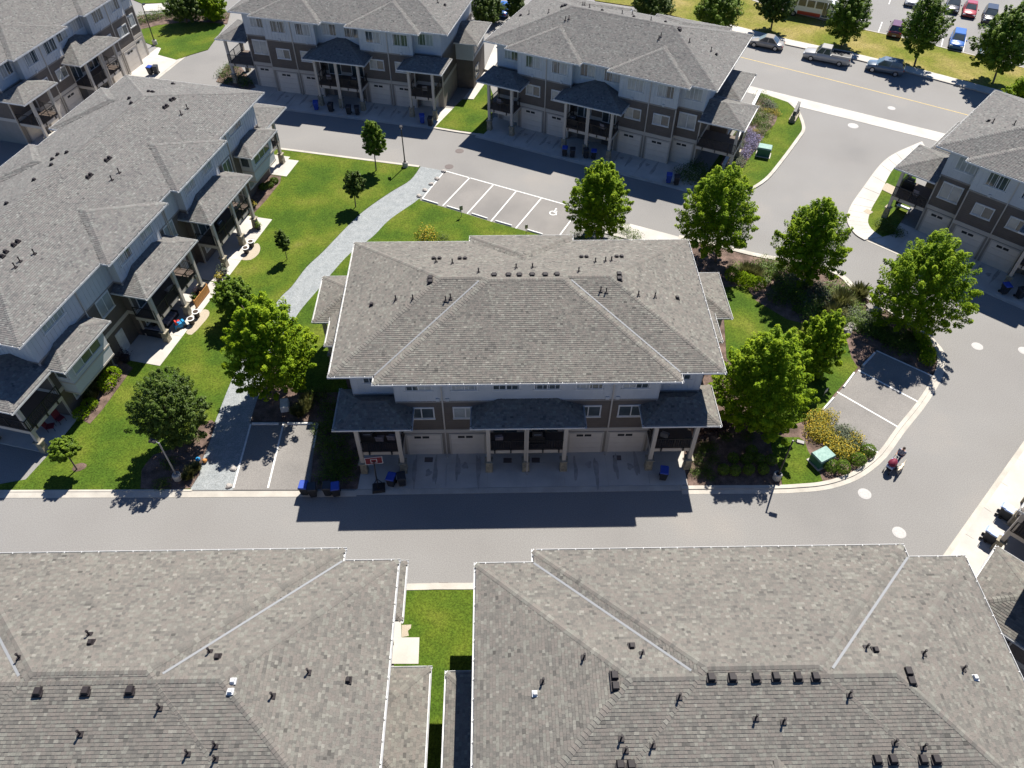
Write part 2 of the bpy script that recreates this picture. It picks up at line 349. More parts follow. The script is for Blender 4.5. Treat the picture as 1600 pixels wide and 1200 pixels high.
def garage(par, F, s0, s1, zt, n=0.):
    mb = MB(); t = .13
    F.box(mb, s0-t, s0, n, n+.06, .012, zt); F.box(mb, s1, s1+t, n, n+.06, .012, zt); F.box(mb, s0-t, s1+t, n, n+.06, zt, zt+.14)
    o = mb.build('garage_door', 'taupe_light', par); h = (zt-.02)/4
    for i in range(4):
        g = MB(); F.box(g, s0, s1, n, n+.025, .02+h*i+.008, .02+h*(i+1)-.008)
        g.build('panel', 'garage', o)
    c = (s0+s1)/2-.15
    for q in (-.29, .29):
        g = MB(); F.box(g, c+q-.24, c+q+.24, n+.025, n+.034, zt-.38, zt-.14); g.build('pane', 'black', o)
def railing(mb, pts, z, h=1.0, pick=.16):
    for a, b in zip(pts[:-1], pts[1:]):
        a = np.array(a, float); b = np.array(b, float); L = np.linalg.norm(b-a); e = (b-a)/L; o = np.array([e[1], -e[0]])
        def bar(p, q, hw, z0, z1): mb.hexa([(*(p+o*hw), z0), (*(q+o*hw), z0), (*(q-o*hw), z0), (*(p-o*hw), z0), (*(p+o*hw), z1), (*(q+o*hw), z1), (*(q-o*hw), z1), (*(p-o*hw), z1)])
        bar(a, b, .035, z+h-.05, z+h); bar(a, b, .02, z+.1, z+.14)
        k = max(1, int(L/pick))
        for i in range(k+1):
            p = a+e*(L*i/k); wdt = .035 if i % 10 == 0 or i == k else .012; bar(p-e*wdt, p+e*wdt, wdt, z if wdt > .02 else z+.1, z+h-.04)
def roof_part(par, name, hips, z, t, poly, bodies=(), skip=(), fascia='white_trim', gskip=(), brackets=True, clip=None):
    mb = MB()
    for r in hips:
        fs, _ = hip_faces(r); H = lambda p: z+t*float(hip_h(r, p[0], p[1]))
        for F in fs: mb.add([(p[0], p[1], H(p)) for p in F], [tuple(range(len(F)))])
        A, B, C, D = (r[0], r[2]), (r[1], r[2]), (r[1], r[3]), (r[0], r[3])
        mb.add([(*p, z-.16) for p in (A, B, C, D)]+[(*p, z) for p in (A, B, C, D)], [(3, 2, 1, 0), (0, 1, 5, 4), (1, 2, 6, 5), (2, 3, 7, 6), (3, 0, 4, 7)], 1)
    ro = mb.build(name, ['roof_deck', 'soffit'], par)
    keep = lambda Q, T: (Q, T)
    if clip:          # cut the roof where it meets the wall: clip = (sign, u)
        bm = bmesh.new(); bm.from_mesh(ro.data); bmesh.ops.bisect_plane(bm, geom=bm.verts[:]+bm.edges[:]+bm.faces[:], plane_co=(clip[1], 0, 0), plane_no=(clip[0], 0, 0), clear_outer=True); bm.to_mesh(ro.data); bm.free()
        def keep(Q, T): k = (Q[:, :, 0].mean(1)-clip[1])*clip[0] < .02; return Q[k], T[k]
        poly = [(min(p[0], clip[1]) if clip[0] > 0 else max(p[0], clip[1]), p[1]) for p in poly]
    Q, T = keep(*shingles(hips, z, t, bodies, skip=skip)); nquads('shingles', Q, ROOF[0], T, ro, 'stuff')
    Q, T = keep(*caps(hips, z, t, bodies))
    if len(Q): nquads('hip_shingles', Q, ROOF[0], T, ro, 'stuff')
    g = MB(); gutters(g, poly, z, skip=gskip, brackets=brackets); g.build('gutter', fascia, ro)
    return ro
def column(par, u, v, ze, zd, s=.14, base=True):
    mb = MB(); mb.box(u-s, u+s, v-s, v+s, 1.0 if base else 0., ze-.16); o = mb.build('column', 'taupe_light', par)
    if base: b = MB(); b.box(u-s-.12, u+s+.12, v-s-.12, v+s+.12, 0., 1.12, taper=.05); b.box(u-s-.16, u+s+.16, v-s-.16, v+s+.16, 1.12, 1.2); b.build('pedestal', 'stone', o)
def porch(par, rect, zp, cols, deck=None, zd=2.4, rails=(), t=.43, bodies=(), gskip=(2,), clip=None):
    """a hipped porch roof on columns with (or without) a railed balcony below"""
    poly = [(rect[0], rect[2]), (rect[1], rect[2]), (rect[1], rect[3]), (rect[0], rect[3])]
    roof_part(par, 'porch_roof', [rect], zp, t, poly, bodies, gskip=gskip, brackets=False, clip=clip)
    for u, v in cols: column(par, u, v, zp, zd)
    if deck:
        mb = MB(); u0, u1, v0, v1 = deck; mb.box(u0, u1, v0, v1, zd-.06, zd, 1); mb.box(u0, u1, v0, v0+.1, zd-.38, zd-.06); mb.box(u0, u0+.1, v0+.1, v1, zd-.38, zd-.06); mb.box(u1-.1, u1, v0+.1, v1, zd-.38, zd-.06)
        mb.box(u0+.1, u1-.1, v0+.1, v1, zd-.16, zd-.06, 1)
        o = mb.build('balcony', ['taupe_light', 'deck_board'], par)
        r = MB()
        for line in rails: railing(r, line, zd)
        if r.v: r.build('railing', 'black_metal', o)
        bk = MB()
        n = max(2, int((u1-u0)/1.1))
        for i in range(n): x = u0+(u1-u0)*(i+.5)/n; bk.box(x-.05, x+.05, v0-.08, v0, zd-.3, zd+.04)
        bk.build('railing_bracket', 'black_metal', o)
def vent(par, loc, kind, t):
    u, v, z = loc; mb = MB()
    if kind == 'pipe':
        mb.box(u-.13, u+.13, v-.13, v+.13, z-.02, z+.045); mb.tube([(u, v, z), (u, v, z+.36)], .042, 8); mb.tube([(u, v, z+.36), (u, v, z+.43)], .06, 8); mb.build('vent_pipe', 'vent', par)
    elif kind == 'light':
        mb.box(u-.15, u+.15, v-.15, v+.15, z-.1, z+.05); mb.box(u-.11, u+.11, v-.11, v+.11, z+.05, z+.19, 0, .03); mb.build('roof_vent', 'vent_light', par)
    else:
        s = .17 if kind == 'box' else .12
        mb.box(u-s-.05, u+s+.05, v-s-.06, v+s+.06, z-.1, z+.05); mb.box(u-s, u+s, v-s*1.1, v+s*1.1, z+.05, z+.2, 0, .04); mb.build('roof_vent', 'vent', par)
def block(label, origin, yaw, L, ze, fb, bb=(), depth=13.35, zs=1., group='townhouse blocks', front='garage', bump_bodies=None, back_bodies=(), lower='taupe', t=PITCH_T):
    e = empty('townhouse_block', (origin[0], origin[1], 0), R(yaw), label, 'townhouse', group)
    main = (-1.1, L+1.1, -.05, depth+.8)
    hips = [main]
    for b in fb: hips.append((b[0], b[1], b[2], (main[3]-.02) if b[1]-b[0] > 12 else b[2]+(b[1]-b[0])*.5+5.2))
    for b in bb: hips.append((b[0], b[1], (main[2]+.02) if b[1]-b[0] > 12 else b[3]-(b[1]-b[0])*.5-5.2, b[3]))
    skip = [(i+1, 2) for i in range(len(fb)) if fb[i][1]-fb[i][0] < 12]+[(i+1+len(fb), 0) for i in range(len(bb))]
    poly = outline(main, [(b[0], b[1], b[2], 1) for b in fb]+[(b[0], b[1], 5, b[3]) for b in bb])
    roof = roof_part(e, 'roof', hips, ze, t, poly, skip=skip)
    # walls: stacked bands over the bodies of the block
    bodies = [(0, L, .75, depth)]+[(b[0]+1.1, b[1]-1.1, 0., 1.2) for b in (fb if bump_bodies is None else bump_bodies)]+[(b[0]+1.1, b[1]-1.1, depth-.4, b[3]-.8) for b in bb]+list(back_bodies)
    z1, z2, z3 = 2.5*zs, 2.85*zs, 5.75*zs
    def band(name, za, zb, m, g=0.):
        mb = MB()
        for i, b in enumerate(bodies): d = i*.002; mb.box(b[0]-g, b[1]+g, b[2]-g, b[3]+g, za+d, zb-d)
        return mb.build(name, m, e)
    band('lower_wall', 0, z1, lower); band('belly_band', z1, z2, 'taupe_light', .03); band('brown_siding', z2, z3, 'brown_siding'); band('trim_band', z3, z3+.14, 'taupe', .025); band('board_siding', z3+.14, ze-.1, 'board')
    # battens on the upper storey and corner boards
    mb = MB()
    for b in bodies:
        for F, ln in ((Face(b[0], b[2], 1, 0), b[1]-b[0]), (Face(b[1], b[2], 0, 1), b[3]-b[2]), (Face(b[1], b[3], -1, 0), b[1]-b[0]), (Face(b[0], b[3], 0, -1), b[3]-b[2])):
            k = max(1, int(ln/.41))
            for i in range(k+1): s = ln*i/k; F.box(mb, s-.025, s+.025, 0, .022, z3+.145, ze-.17)
            for s in (0, ln): cb = MB(); F.box(cb, s-.035 if not s else s-.09, .09 if not s else s+.035, 0, .035, .0, z1-.002); cb.build('corner_board', 'taupe_light', e); cb = MB(); F.box(cb, s-.035 if not s else s-.08, .08 if not s else s+.03, 0, .03, z2+.003, z3-.003); cb.build('corner_board', 'taupe_light', e)
    mb.build('batten', 'board', e, kind='stuff')
    e_face = dict(front=Face(0, 0, 1, 0), rec=Face(0, .75, 1, 0), right=Face(L, .75, 0, 1), back=Face(L, depth, -1, 0), left=Face(0, depth, 0, -1))
    e['_'] = 0; del e['_']
    return dict(e=e, F=e_face, hips=hips, ze=ze, zs=zs, t=t, roof=roof, o=origin, yaw=R(yaw), L=L, bodies=bodies, depth=depth)
def bays(B, F, L): pass
def local(B, p): c, s = math.cos(B['yaw']), math.sin(B['yaw']); dx, dy = p[0]-B['o'][0], p[1]-B['o'][1]; return (c*dx+s*dy, -s*dx+c*dy)
def world(B, u, v): c, s = math.cos(B['yaw']), math.sin(B['yaw']); return (B['o'][0]+c*u-s*v, B['o'][1]+s*u+c*v)
def vents(B, kind, pts):
    H = roof_height(B['hips'], B['ze'], B['t'])
    for p in pts:
        z = B['ze']+1
        for _ in range(25): u, v = local(B, at(*p, z)); z = .5*z+.5*H(u, v)
        vent(B['roof'], (u, v, z), kind, B['t'])
def downspout(B, u, v, z0, z1, par=None):
    mb = MB(); mb.box(u-.05, u+.05, v-.09, v, z0, z1); mb.box(u-.06, u+.06, v-.32, v, .06, .16); mb.build('downspout', 'taupe_light', par or B['e'])
def wing(B, side, v0, v1, ext, zt, rext=.75, windows=True):
    """two-storey bay on an end wall (side 'right' or 'left') with its own lean-to hipped roof"""
    e, L = B['e'], B['L']; zs = B['zs']
    u0, u1 = (L, L+ext) if side == 'right' else (-ext, 0)
    mb = MB(); mb.box(u0, u1, v0, v1, 0, 3.3*zs); mb.build('bay_wall', 'brown_siding', e)
    mb = MB(); mb.box(u0-.02, u1+.02, v0-.02, v1+.02, 3.3*zs, zt-.1); mb.build('bay_upper_wall', 'board', e)
    r = (L-4.5, L+ext+rext, v0-.6, v1+.6) if side == 'right' else (-ext-rext, 4.5, v0-.6, v1+.6)
    roof_part(e, 'bay_roof', [r], zt, .36, [(r[0], r[2]), (r[1], r[2]), (r[1], r[3]), (r[0], r[3])], bodies=[(0, L, .7, B['depth'])], gskip=(3,) if side == 'right' else (1,), brackets=False)
    F = Face(u1, v0, 0, 1) if side == 'right' else Face(u0, v1, 0, -1)
    if windows: window(e, F, .6, v1-v0-.6, 3.7*zs, 4.9*zs, 3, n=.02); window(e, F, .9, 2.3, 1.1, 2.3, 2)
def utility(B, F, s, z, n=0.):
    mb = MB(); F.box(mb, s-.12, s+.12, n, n+.08, z-.12, z+.12); mb.build('wall_vent', 'board', B['e'])
def garden_type_front(B, corners, left_side=None, right_side=None, door_list=None):
    """garage front with two narrow bumps (types B, C, D, E)"""
    e, F, Rr, zs, L = B['e'], B['F']['front'], B['F']['rec'], B['zs'], B['L']; zp = 5.32*zs; zd = 2.45*zs
    body = [(0, L, .75, 13)]
    W = lambda f, a, b, z0, z1, **k: window(e, f, a, b, z0*zs, z1*zs, **k)
    for a, b in ((3.85, 5.5), (6.9, 8.6), (15.4, 17.05), (18.6, 20.25)): W(F, a, b, 6.75, 7.95)
    for a, b in ((.9, 2.5), (9.8, 11.45), (12.55, 14.25), (21.3, 23.)): W(Rr, a, b, 6.75, 7.95)
    for a, b in ((3.95, 5.5), (7., 8.5), (15.5, 17.1), (18.6, 20.2)): W(F, a, b, 3.95, 4.95, blind=2)
    for a, b in ((3.4, 5.85), (6.6, 9.0), (15.1, 17.5), (18.25, 20.65)): garage(e, F, a, b, 2.3*zs)
    for u in (6.22, 17.85): downspout(B, u, -.0, .08, B['ze']-.2)
    for u in (4.6, 8.0, 16.0, 19.4): utility(B, F, u, 5.65*zs+.35)
    # centre porch
    porch(e, (8.35, 15.75, -2.4, 6.), zp, [(9.5, -2.0), (12.05, -2.0), (14.75, -2.0)], (9.35, 14.9, -2.05, .73), zd, [[(9.38, .7), (9.38, -2.02), (14.87, -2.02), (14.87, .7)]], bodies=body)
    for a, b in ((9.8, 11.4), (12.7, 14.3)):
        mb = MB(); Rr.box(mb, a, b, 0, .05, zd+.02, zd+2.15); d = mb.build('balcony_door', 'white_trim', e)
        for i in range(2): g = MB(); w2 = (b-a)/2; Rr.box(g, a+w2*i+.07, a+w2*(i+1)-.07, .05, .06, zd+.12, zd+2.05); g.build('pane', 'glass', d)
        mb = MB(); Rr.box(mb, a+.2, a+1.15, 0, .06, .02, 2.1); mb.build('front_door', 'dark_trim', e)
    downspout(B, 12.25, -2.16, .08, zp-.15)
    for side, kind in corners.items():
        if kind == 'front':
            u0, u1 = (-.9, 4.2) if side == 'left' else (L-4.2, L+.9); c0, c1 = (.3, 3.1) if side == 'left' else (L-3.1, L-.3)
            porch(e, (u0, u1, -2.4, 1.6), zp, [(c0, -2.0), (c1, -2.0)], (c0-.15, c1+.15, -2.05, .73), zd, [[(c0-.12, .7), (c0-.12, -2.02), (c1+.12, -2.02), (c1+.12, .7)]], bodies=body)
            g0 = (.75, 2.7) if side == 'left' else (L-2.7, L-.75); garage(e, Rr, *g0, 2.3*zs)
        elif kind == 'side':
            u0, u1 = (-3.75, .25) if side == 'left' else (L-.25, L+4.6); cu = -3.1 if side == 'left' else L+3.9
            d = (cu-.15, -.02, .55, 4.2) if side == 'left' else (L+.02, cu+.15, .55, 4.2)
            rl = [[(-.05, .6), (cu-.1, .6), (cu-.1, 4.15)]] if side == 'left' else [[(L+.05, .6), (cu+.1, .6), (cu+.1, 4.15)]]
            r = (u0, 5., .0, 5.6) if side == 'left' else (L-5., u1, .0, 5.6)
            porch(e, r, zp, [(cu, .75), (cu, 4.1)], d, zd, rl, bodies=body, gskip=(1,) if side == 'left' else (3,), t=.36, clip=(1, .05) if side == 'left' else (-1, L-.05))
            g0 = (.4, 2.5) if side == 'left' else (L-2.5, L-.4); garage(e, Rr, *g0, 2.3*zs)
            w0 = (.6, 2.3) if side == 'left' else (L-2.3, L-.6); W(Rr, *w0, 3.85, 5.3, blind=1)
    for s in corners:
        if corners[s] == 'front': garage
GT = [(1.75, 10.25, -.8), (13.4, 21.9, -.8)]
def wide_type_front(B, zs=1., spouts=True):
    """garage front with one wide bump (main block and the two nearest blocks)"""
    e, F, Rr, L = B['e'], B['F']['front'], B['F']['rec'], B['L']; zp = 5.25; zd = 2.4; body = [(0, L, .75, 13)]
    for i, (a, b) in enumerate(((3.73, 5.44), (6.85, 8.47), (9.6, 11.3), (12.37, 14.0), (15.16, 16.84), (18.25, 19.98))): window(e, F, a, b, 6.98, 8.1, blind=(3, 1, 0, 0, 2, 2)[i])
    window(e, Rr, .9, 2.5, 6.98, 8.1, blind=0); window(e, Rr, L-2.4, L-.8, 6.98, 8.1, blind=0)
    for i, (a, b) in enumerate(((3.8, 5.4), (6.85, 8.4), (15.3, 16.9), (18.25, 19.9))): window(e, F, a, b, 4.12, 5.18, blind=(0, 1, 0, 0)[i])
    for a, b in ((3.36, 5.73), (6.48, 8.83), (15., 17.3), (17.85, 20.35)): garage(e, F, a, b, 2.27)
    for u in (6.1, 17.65): downspout(B, u, 0., .08, B['ze']-.2)
    for u in (5.8, 6.45, 17.3, 18.0): utility(B, F, u, 6.05)
    porch(e, (8.1, 15.7, -1.85, 6.), zp, [(9.17, -1.5), (11.8, -1.5), (14.5, -1.5)], (9.05, 14.65, -1.55, .0), zd, [[(9.08, -.05), (9.08, -1.52), (11.7, -1.52)], [(11.9, -1.52), (14.62, -1.52), (14.62, -.05)]], bodies=body)
    for a, b in ((9.5, 11.2), (12.4, 14.1)):
        mb = MB(); F.box(mb, a, b, 0, .05, zd+.02, zd+2.15); d = mb.build('balcony_door', 'dark_trim', e)
        for i in range(2): g = MB(); w2 = (b-a)/2; F.box(g, a+w2*i+.07, a+w2*(i+1)-.07, .05, .06, zd+.12, zd+2.05); g.build('pane', 'glass', d)
        mb = MB(); F.box(mb, a+.3, a+1.25, 0, .06, .02, 2.1); mb.build('front_door', 'dark_trim', e)
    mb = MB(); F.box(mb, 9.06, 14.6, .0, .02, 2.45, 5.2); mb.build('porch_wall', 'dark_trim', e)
    downspout(B, 11.9, -1.68, .08, zp-.15)
    for u0, u1, c0, c1 in ((-1.1, 4.05, .25, 3.05), (L-4.05, L+1.1, L-3.05, L-.25)):
        porch(e, (u0, u1, -1.85, 1.75), zp, [(c0, -1.5), (c1, -1.5)], (c0-.15, c1+.15, -1.55, .73), zd, [[(c0-.12, .7), (c0-.12, -1.52), (c1+.12, -1.52), (c1+.12, .7)]], bodies=body)
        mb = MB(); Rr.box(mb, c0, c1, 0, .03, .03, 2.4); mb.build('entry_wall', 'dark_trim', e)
def valleys(B, z, idx=1):      # bare metal valley flashing beside a wide front bump
    r0, r1 = B['hips'][0], B['hips'][idx]; t = B['t']
    for s, u in ((1, r1[0]), (-1, r1[1])):
        mb = MB()
        ln = (r0[3]-r0[2])/2-.3; a = .042
        P = lambda k, o: (u+s*k+s*o[0], r0[2]+k+o[1], z+t*k+.045)
        mb.add([P(0, (a, -a)), P(ln, (a, -a)), P(ln, (-a, a)), P(0, (-a, a))], [(0, 1, 2, 3)] if s > 0 else [(3, 2, 1, 0)])
        mb.add([(p[0], p[1], p[2]-.03) for p in (P(0, (a, -a)), P(ln, (a, -a)), P(ln, (-a, a)), P(0, (-a, a)))], [(3, 2, 1, 0)] if s > 0 else [(0, 1, 2, 3)])
        mb.build('valley_flashing', 'galvanised', B['roof'])
# ---- the main block in the middle of the picture
mainb = block('wide townhouse block alone in the middle of the picture, its shaded garages facing the road', (-10.82, 34.2), 1.3, 23.7, 8.52, [(1.85, 21.85, -.8)], [(7.85, 15.8, 0, 14.85)])
wide_type_front(mainb); valleys(mainb, 8.52)
wing(mainb, 'left', 6.6, 11.9, 2.0, 5.45); wing(mainb, 'right', 6.6, 11.9, 2.0, 5.45)
for sd_ in (0, 1):
    L_ = 23.7; r = (-4.1, 5, 8.7, 14.0) if sd_ == 0 else (L_-5, L_+4.1, 8.7, 14.0); cu = -3.5 if sd_ == 0 else L_+3.5
    porch(mainb['e'], r, 5.3, [(cu, 13.4), (cu, 9.4)], None, 2.4, t=.36, bodies=[(0, L_, .7, 13.3)], gskip=(1,) if sd_ == 0 else (3,))
z1 = zoomed(480, 340, 2.353)
vents(mainb, 'box', z1((687, 214), (740, 214), (780, 214), (827, 213), (875, 213), (918, 212), (453, 224), (453, 238), (1146, 210), (1147, 227)))
vents(mainb, 'small', z1((465, 153), (486, 153), (561, 153), (580, 153), (1008, 147), (1027, 147), (1138, 146), (1156, 146), (237, 322), (1360, 297)))
vents(mainb, 'pipe', z1((474, 165), (534, 170), (630, 203), (768, 187), (828, 185), (998, 200), (1059, 165), (1096, 162), (1118, 160), (326, 303), (389, 301), (509, 306), (527, 298), (1079, 270), (1099, 275), (1217, 287), (1278, 292)))
# ---- the two nearest blocks, seen from behind and above
f1 = block('nearest block at the lower left whose roof fills that corner, white gutter along the road', (-7.12, 20.63), 181.3, 23.7, 8.52, [(1.85, 21.85, -.8)], [(7.85, 15.8, 0, 14.85)])
wide_type_front(f1); valleys(f1, 8.52); wing(f1, 'left', 5.1, 10.4, 2.05, 5.45)
z4 = zoomed(0, 840, 2.5)
vents(f1, 'pipe', z4((350, 380), (78, 470), (820, 448), (1205, 528), (1065, 620), (625, 665), (315, 768), (735, 843), (842, 812), (843, 865)))
vents(f1, 'small', z4((355, 412), (850, 468), (1360, 558))); vents(f1, 'box', z4((150, 603), (337, 600), (510, 597))); vents(f1, 'light', z4((910, 562), (900, 602)))
f2 = block('nearest block at the lower right with a row of dark vents on its long ridge', (23.2, 21.04), 181.3, 23.97, 8.52, [(1.97, 22.0, -.8)], [(8.0, 15.9, 0, 14.85)])
wide_type_front(f2); valleys(f2, 8.52); wing(f2, 'right', 5.1, 10.4, 1.9, 5.45)
z6 = zoomed(740, 840, 3.2); z7 = zoomed(1200, 740, 2.6075)
vents(f2, 'box', z6((705, 692), (710, 745), (1187, 700), (1292, 700), (1410, 700), (1510, 696), (733, 1137), (788, 1137))+z7((120, 828), (192, 828), (570, 808), (582, 847), (443, 1165), (507, 1165), (630, 1165), (683, 1165)))
vents(f2, 'small', z6((790, 545))+z7((437, 721))); vents(f2, 'light', z6((308, 782))+z7((843, 833)))
vents(f2, 'pipe', z6((842, 583), (552, 600), (347, 722), (1028, 797), (738, 1006), (895, 1038), (760, 1064), (1410, 903), (1548, 921))+z7((400, 710), (632, 735), (793, 798), (330, 900), (515, 1098), (632, 1115)))
ROOF[0] = 'shingle_sky_tint'
# ---- block C, top centre right
bc = block('townhouse block by the top street, purple flowers at its right end', (-2.11, 82.78), -25.65, 23.4, 9.15, GT, [(1.75, 10.25, 0, 14.9), (13.4, 21.9, 0, 14.9)], zs=1.075)
garden_type_front(bc, dict(left='front', right='side')); wing(bc, 'right', 6.4, 11.9, 1.9, 5.8); wing(bc, 'left', 6.6, 11.9, 1.9, 5.8)
z3 = zoomed(720, 0, 3.3333)
vents(bc, 'pipe', z3((355, 75), (458, 68), (545, 106), (563, 100), (670, 42), (635, 30), (645, 30), (840, 75), (893, 77), (990, 108), (1030, 206), (1042, 191), (1190, 220), (1303, 265)))
vents(bc, 'box', z3((530, 35), (545, 30), (1137, 150), (1139, 158))); vents(bc, 'small', z3((312, 83), (1065, 117), (900, 90), (1330, 285), (735, 57)))
# ---- block B, top left of centre
bb_ = block('townhouse block at the top edge, left of centre, behind the young tree and lamp', (-31.6, 90.45), -13.2, 23.9, 9.15, GT, zs=1.075)
garden_type_front(bb_, dict(left='side', right='front')); wing(bb_, 'right', 6.2, 11.4, 2.1, 5.8)
z3b = zoomed(340, 0, 3.3333); vents(bb_, 'pipe', z3b((1147, 14),)); vents(bb_, 'small', z3b((1183, 28),))
# ---- block D, right edge
bd = block('block at the right edge beside the curved pale sidewalk, cut off by the picture edge', (38.87, 61.62), -42.5, 23.6, 9.0, GT, zs=1.06)
garden_type_front(bd, dict(left='side', right='front')); wing(bd, 'left', 6.4, 11.9, 1.9, 5.7)
z5 = zoomed(1120, 0, 3.3333); vents(bd, 'small', z5((1415, 632),)); vents(bd, 'pipe', z5((1437, 640), (1548, 650)))
# ---- block E, top left corner, garages to the lane
be = block('block in the upper left corner with sunlit garages, behind the long roof', (-53.06, 76.82), 75, 23.4, 9.0, GT, zs=1.06)
garden_type_front(be, dict(left='front', right='none')); 
garage(be['e'], be['F']['rec'], 21.0, 23.1, 2.4); window(be['e'], be['F']['rec'], 21.2, 22.8, 4.1, 5.4)
ROOF[0] = 'shingle'
# ---- block G, lower right edge, mostly outside the picture
gy = 225.0; gU = np.array([math.cos(R(gy)), math.sin(R(gy))]); gV = np.array([-math.sin(R(gy)), math.cos(R(gy))])
gL = 23.6; gc = np.array(at(1558, 854.6, 5.32)); go = gc-gU*(gL-4.2)+gV*2.4
bg_ = block('block at the lower right edge of which one porch roof and a dark balcony show', tuple(go), gy, gL, 8.6, GT)
garden_type_front(bg_, dict(left='front', right='front'))
ROOF[0] = 'shingle_sky_tint'
# ---- block A, long block on the left, garden side to the lawn
ba = block('long block on the left with patios and porches along the sunny lawn', (-32.81, 37.58), 76.8, 34.4, 8.73, [(8.1, 16.2, -.8), (18.1, 26.3, -.8)], [(2, 10.3, 0, 15.9), (13.5, 21.5, 0, 15.9), (24.5, 32.5, 0, 15.9)], depth=14.2, lower='brown_siding')
eA, FA, RA = ba['e'], ba['F']['front'], ba['F']['rec']; bodyA = [(0, 34.4, .75, 14.)]
for a, b in ((9.9, 11.4), (12.9, 14.4), (19.9, 21.4), (22.9, 24.4)): window(eA, FA, a, b, 7.0, 8.1)
for a, b in ((1.6, 3.9), (16.5, 17.7), (29.3, 31.6), (27.2, 28.3)): window(eA, RA, a, b, 7.2, 8.2)
for a, b in ((6.7, 8.2), (16.5, 17.8), (26.9, 28.2)): window(eA, RA, a, b, 4.2, 5.7)
for a in (6.9, 16.75, 26.9):
    mb = MB(); RA.box(mb, a, a+.95, 0, .06, .06, 2.1); mb.build('patio_door', 'white_trim', eA)
for u0, u1 in ((8.55, 16.2), (18.65, 26.4)):
    c = (u0+u1)/2
    porch(eA, (u0, u1, -2.35, 6.), 5.3, [(u0+.55, -2.0), (c+.1, -2.0), (u1-.95, -2.0)], (u0+.4, u1-.8, -2.05, -.01), 2.55, [[(u0+.43, -.1), (u0+.43, -2.02), (u1-.83, -2.02), (u1-.83, -.1)]], bodies=bodyA)
    for a in (u0+1.2, c+.9):
        mb = MB(); FA.box(mb, a, a+1.9, 0, .05, 2.6, 4.75); d = mb.build('balcony_door', 'white_trim', eA)
        for i in range(2): g = MB(); FA.box(g, a+.95*i+.07, a+.95*(i+1)-.07, .05, .06, 2.7, 4.65); g.build('pane', 'glass', d)
        window(eA, FA, a, a+1.6, .95, 2.1)
for u0, u1 in ((.6, 4.9), (29.7, 34.0)):     # two-storey bays
    mb = MB(); mb.box(u0, u1, -.55, .9, 2.35, 5.25); mb.build('bay_wall', 'board', eA); mb = MB(); mb.box(u0-.03, u1+.03, -.58, .9, 2.2, 2.35); mb.box(u0-.03, u1+.03, -.58, .9, 3.25, 3.4); mb.build('bay_trim', 'taupe_light', eA)
    Fb = Face(u0, -.55, 1, 0); window(eA, Fb, .5, 3.6, 3.85, 5.05, 3); window(eA, FA if False else Face(u0, .75, 1, 0), .5, 2.3, .95, 2.15, 2)
    window(eA, Face(u1, -.55, 0, 1), .2, 1.0, 3.85, 5.05, 1); window(eA, Face(u0, .75, 0, -1), .2, 1.0, 3.85, 5.05, 1)
    roof_part(eA, 'bay_roof', [(u0-.55, u1+.55, -1.05, 4.5)], 5.35, .4, [(u0-.55, -1.05), (u1+.55, -1.05), (u1+.55, 4.5), (u0-.55, 4.5)], bodies=bodyA, gskip=(2,), brackets=False)
for nn, (r, c, dk, rl) in dict(n=((29.5, 39.2, .1, 5.6), [(36.8, .5), (36.8, 4.8)], (34.45, 37., .35, 5.), [[(34.5, .38), (36.97, .38), (36.97, 4.95)]]), s=((-4.1, 5, .1, 5.6), [(-3.4, .7), (-3.4, 4.8)], (-3.6, -.05, .5, 5.), [[(-.05, .53), (-3.57, .53), (-3.57, 4.95)]])).items():
    porch(eA, r, 5.3, c, dk, 2.55, rl, bodies=bodyA, t=.36, gskip=(3,) if nn == 'n' else (1,), clip=(-1, 34.35) if nn == 'n' else (1, .05))
for u in (5.5, 17.1, 17.3, 28.6): downspout(ba, u, .75, .08, 8.5)
za2 = zoomed(0, 0, 3.3333); za6 = zoomed(0, 240, 3.3333)
vents(ba, 'small', za2((855, 562), (868, 553), (890, 523), (905, 516), (553, 838), (569, 824), (457, 926), (472, 912), (675, 515), (685, 540), (900, 440), (275, 832), (303, 808), (350, 797), (270, 862), (180, 940), (37, 1063), (775, 480), (795, 482))+za6((92, 459), (70, 478), (30, 513), (12, 536)))
vents(ba, 'pipe', za2((944, 598), (976, 566), (583, 938), (621, 900))+za6((180, 522), (105, 562), (80, 593)))
# ------------------------------------------------------------------ ground, roads, lawns
def sheet(name, poly, z0, z1, m, kind='structure', parent=None):
    mb = MB(); mb.prism(poly, z0, z1); return mb.build(name, m, parent, kind=kind)
def px(*pts): return [at(*p) for p in pts]
sheet('ground', [(-3000, -3000), (3000, -3000), (3000, 3000), (-3000, 3000)], -.6, -.3, 'dry_ground')
road = sheet('road', [(-140, -30), (140, -30), (140, 190), (-140, 190)], -.29, 0, 'asphalt')
LZ = .07
# main lawn between block A and the gravel path
pathL = px((657, 260.5), (641.5, 281.5), (610, 301), (568, 330.5), (540, 357), (505, 393.5), (479, 418), (456, 448), (437, 467), (408, 510), (372, 573), (339, 652.5), (297, 766))
pathR = px((693, 267), (682, 282), (655.5, 311), (610, 343), (582, 371), (547, 397), (521, 425), (494.5, 456.5), (466.5, 490), (440, 535), (415, 590), (390, 663), (364.5, 766))
pathL = smoothline(pathL, 4); pathR = smoothline(pathR, 4)
lane = px((395, 229), (436, 233), (545, 247), (655, 261))
A_ = lambda u, v: world(ba, u, v)
sheet('lawn', px((-60, 768), (0, 768), (297, 768))+pathL[::-1][1:]+lane[::-1]+[A_(38.5, 3), A_(37.2, .5), A_(-3.5, .2), A_(-6, .4)], -.05, LZ, 'lawn')
sheet('gravel_path', pathL+pathR[::-1], -.05, .035, 'gravel')
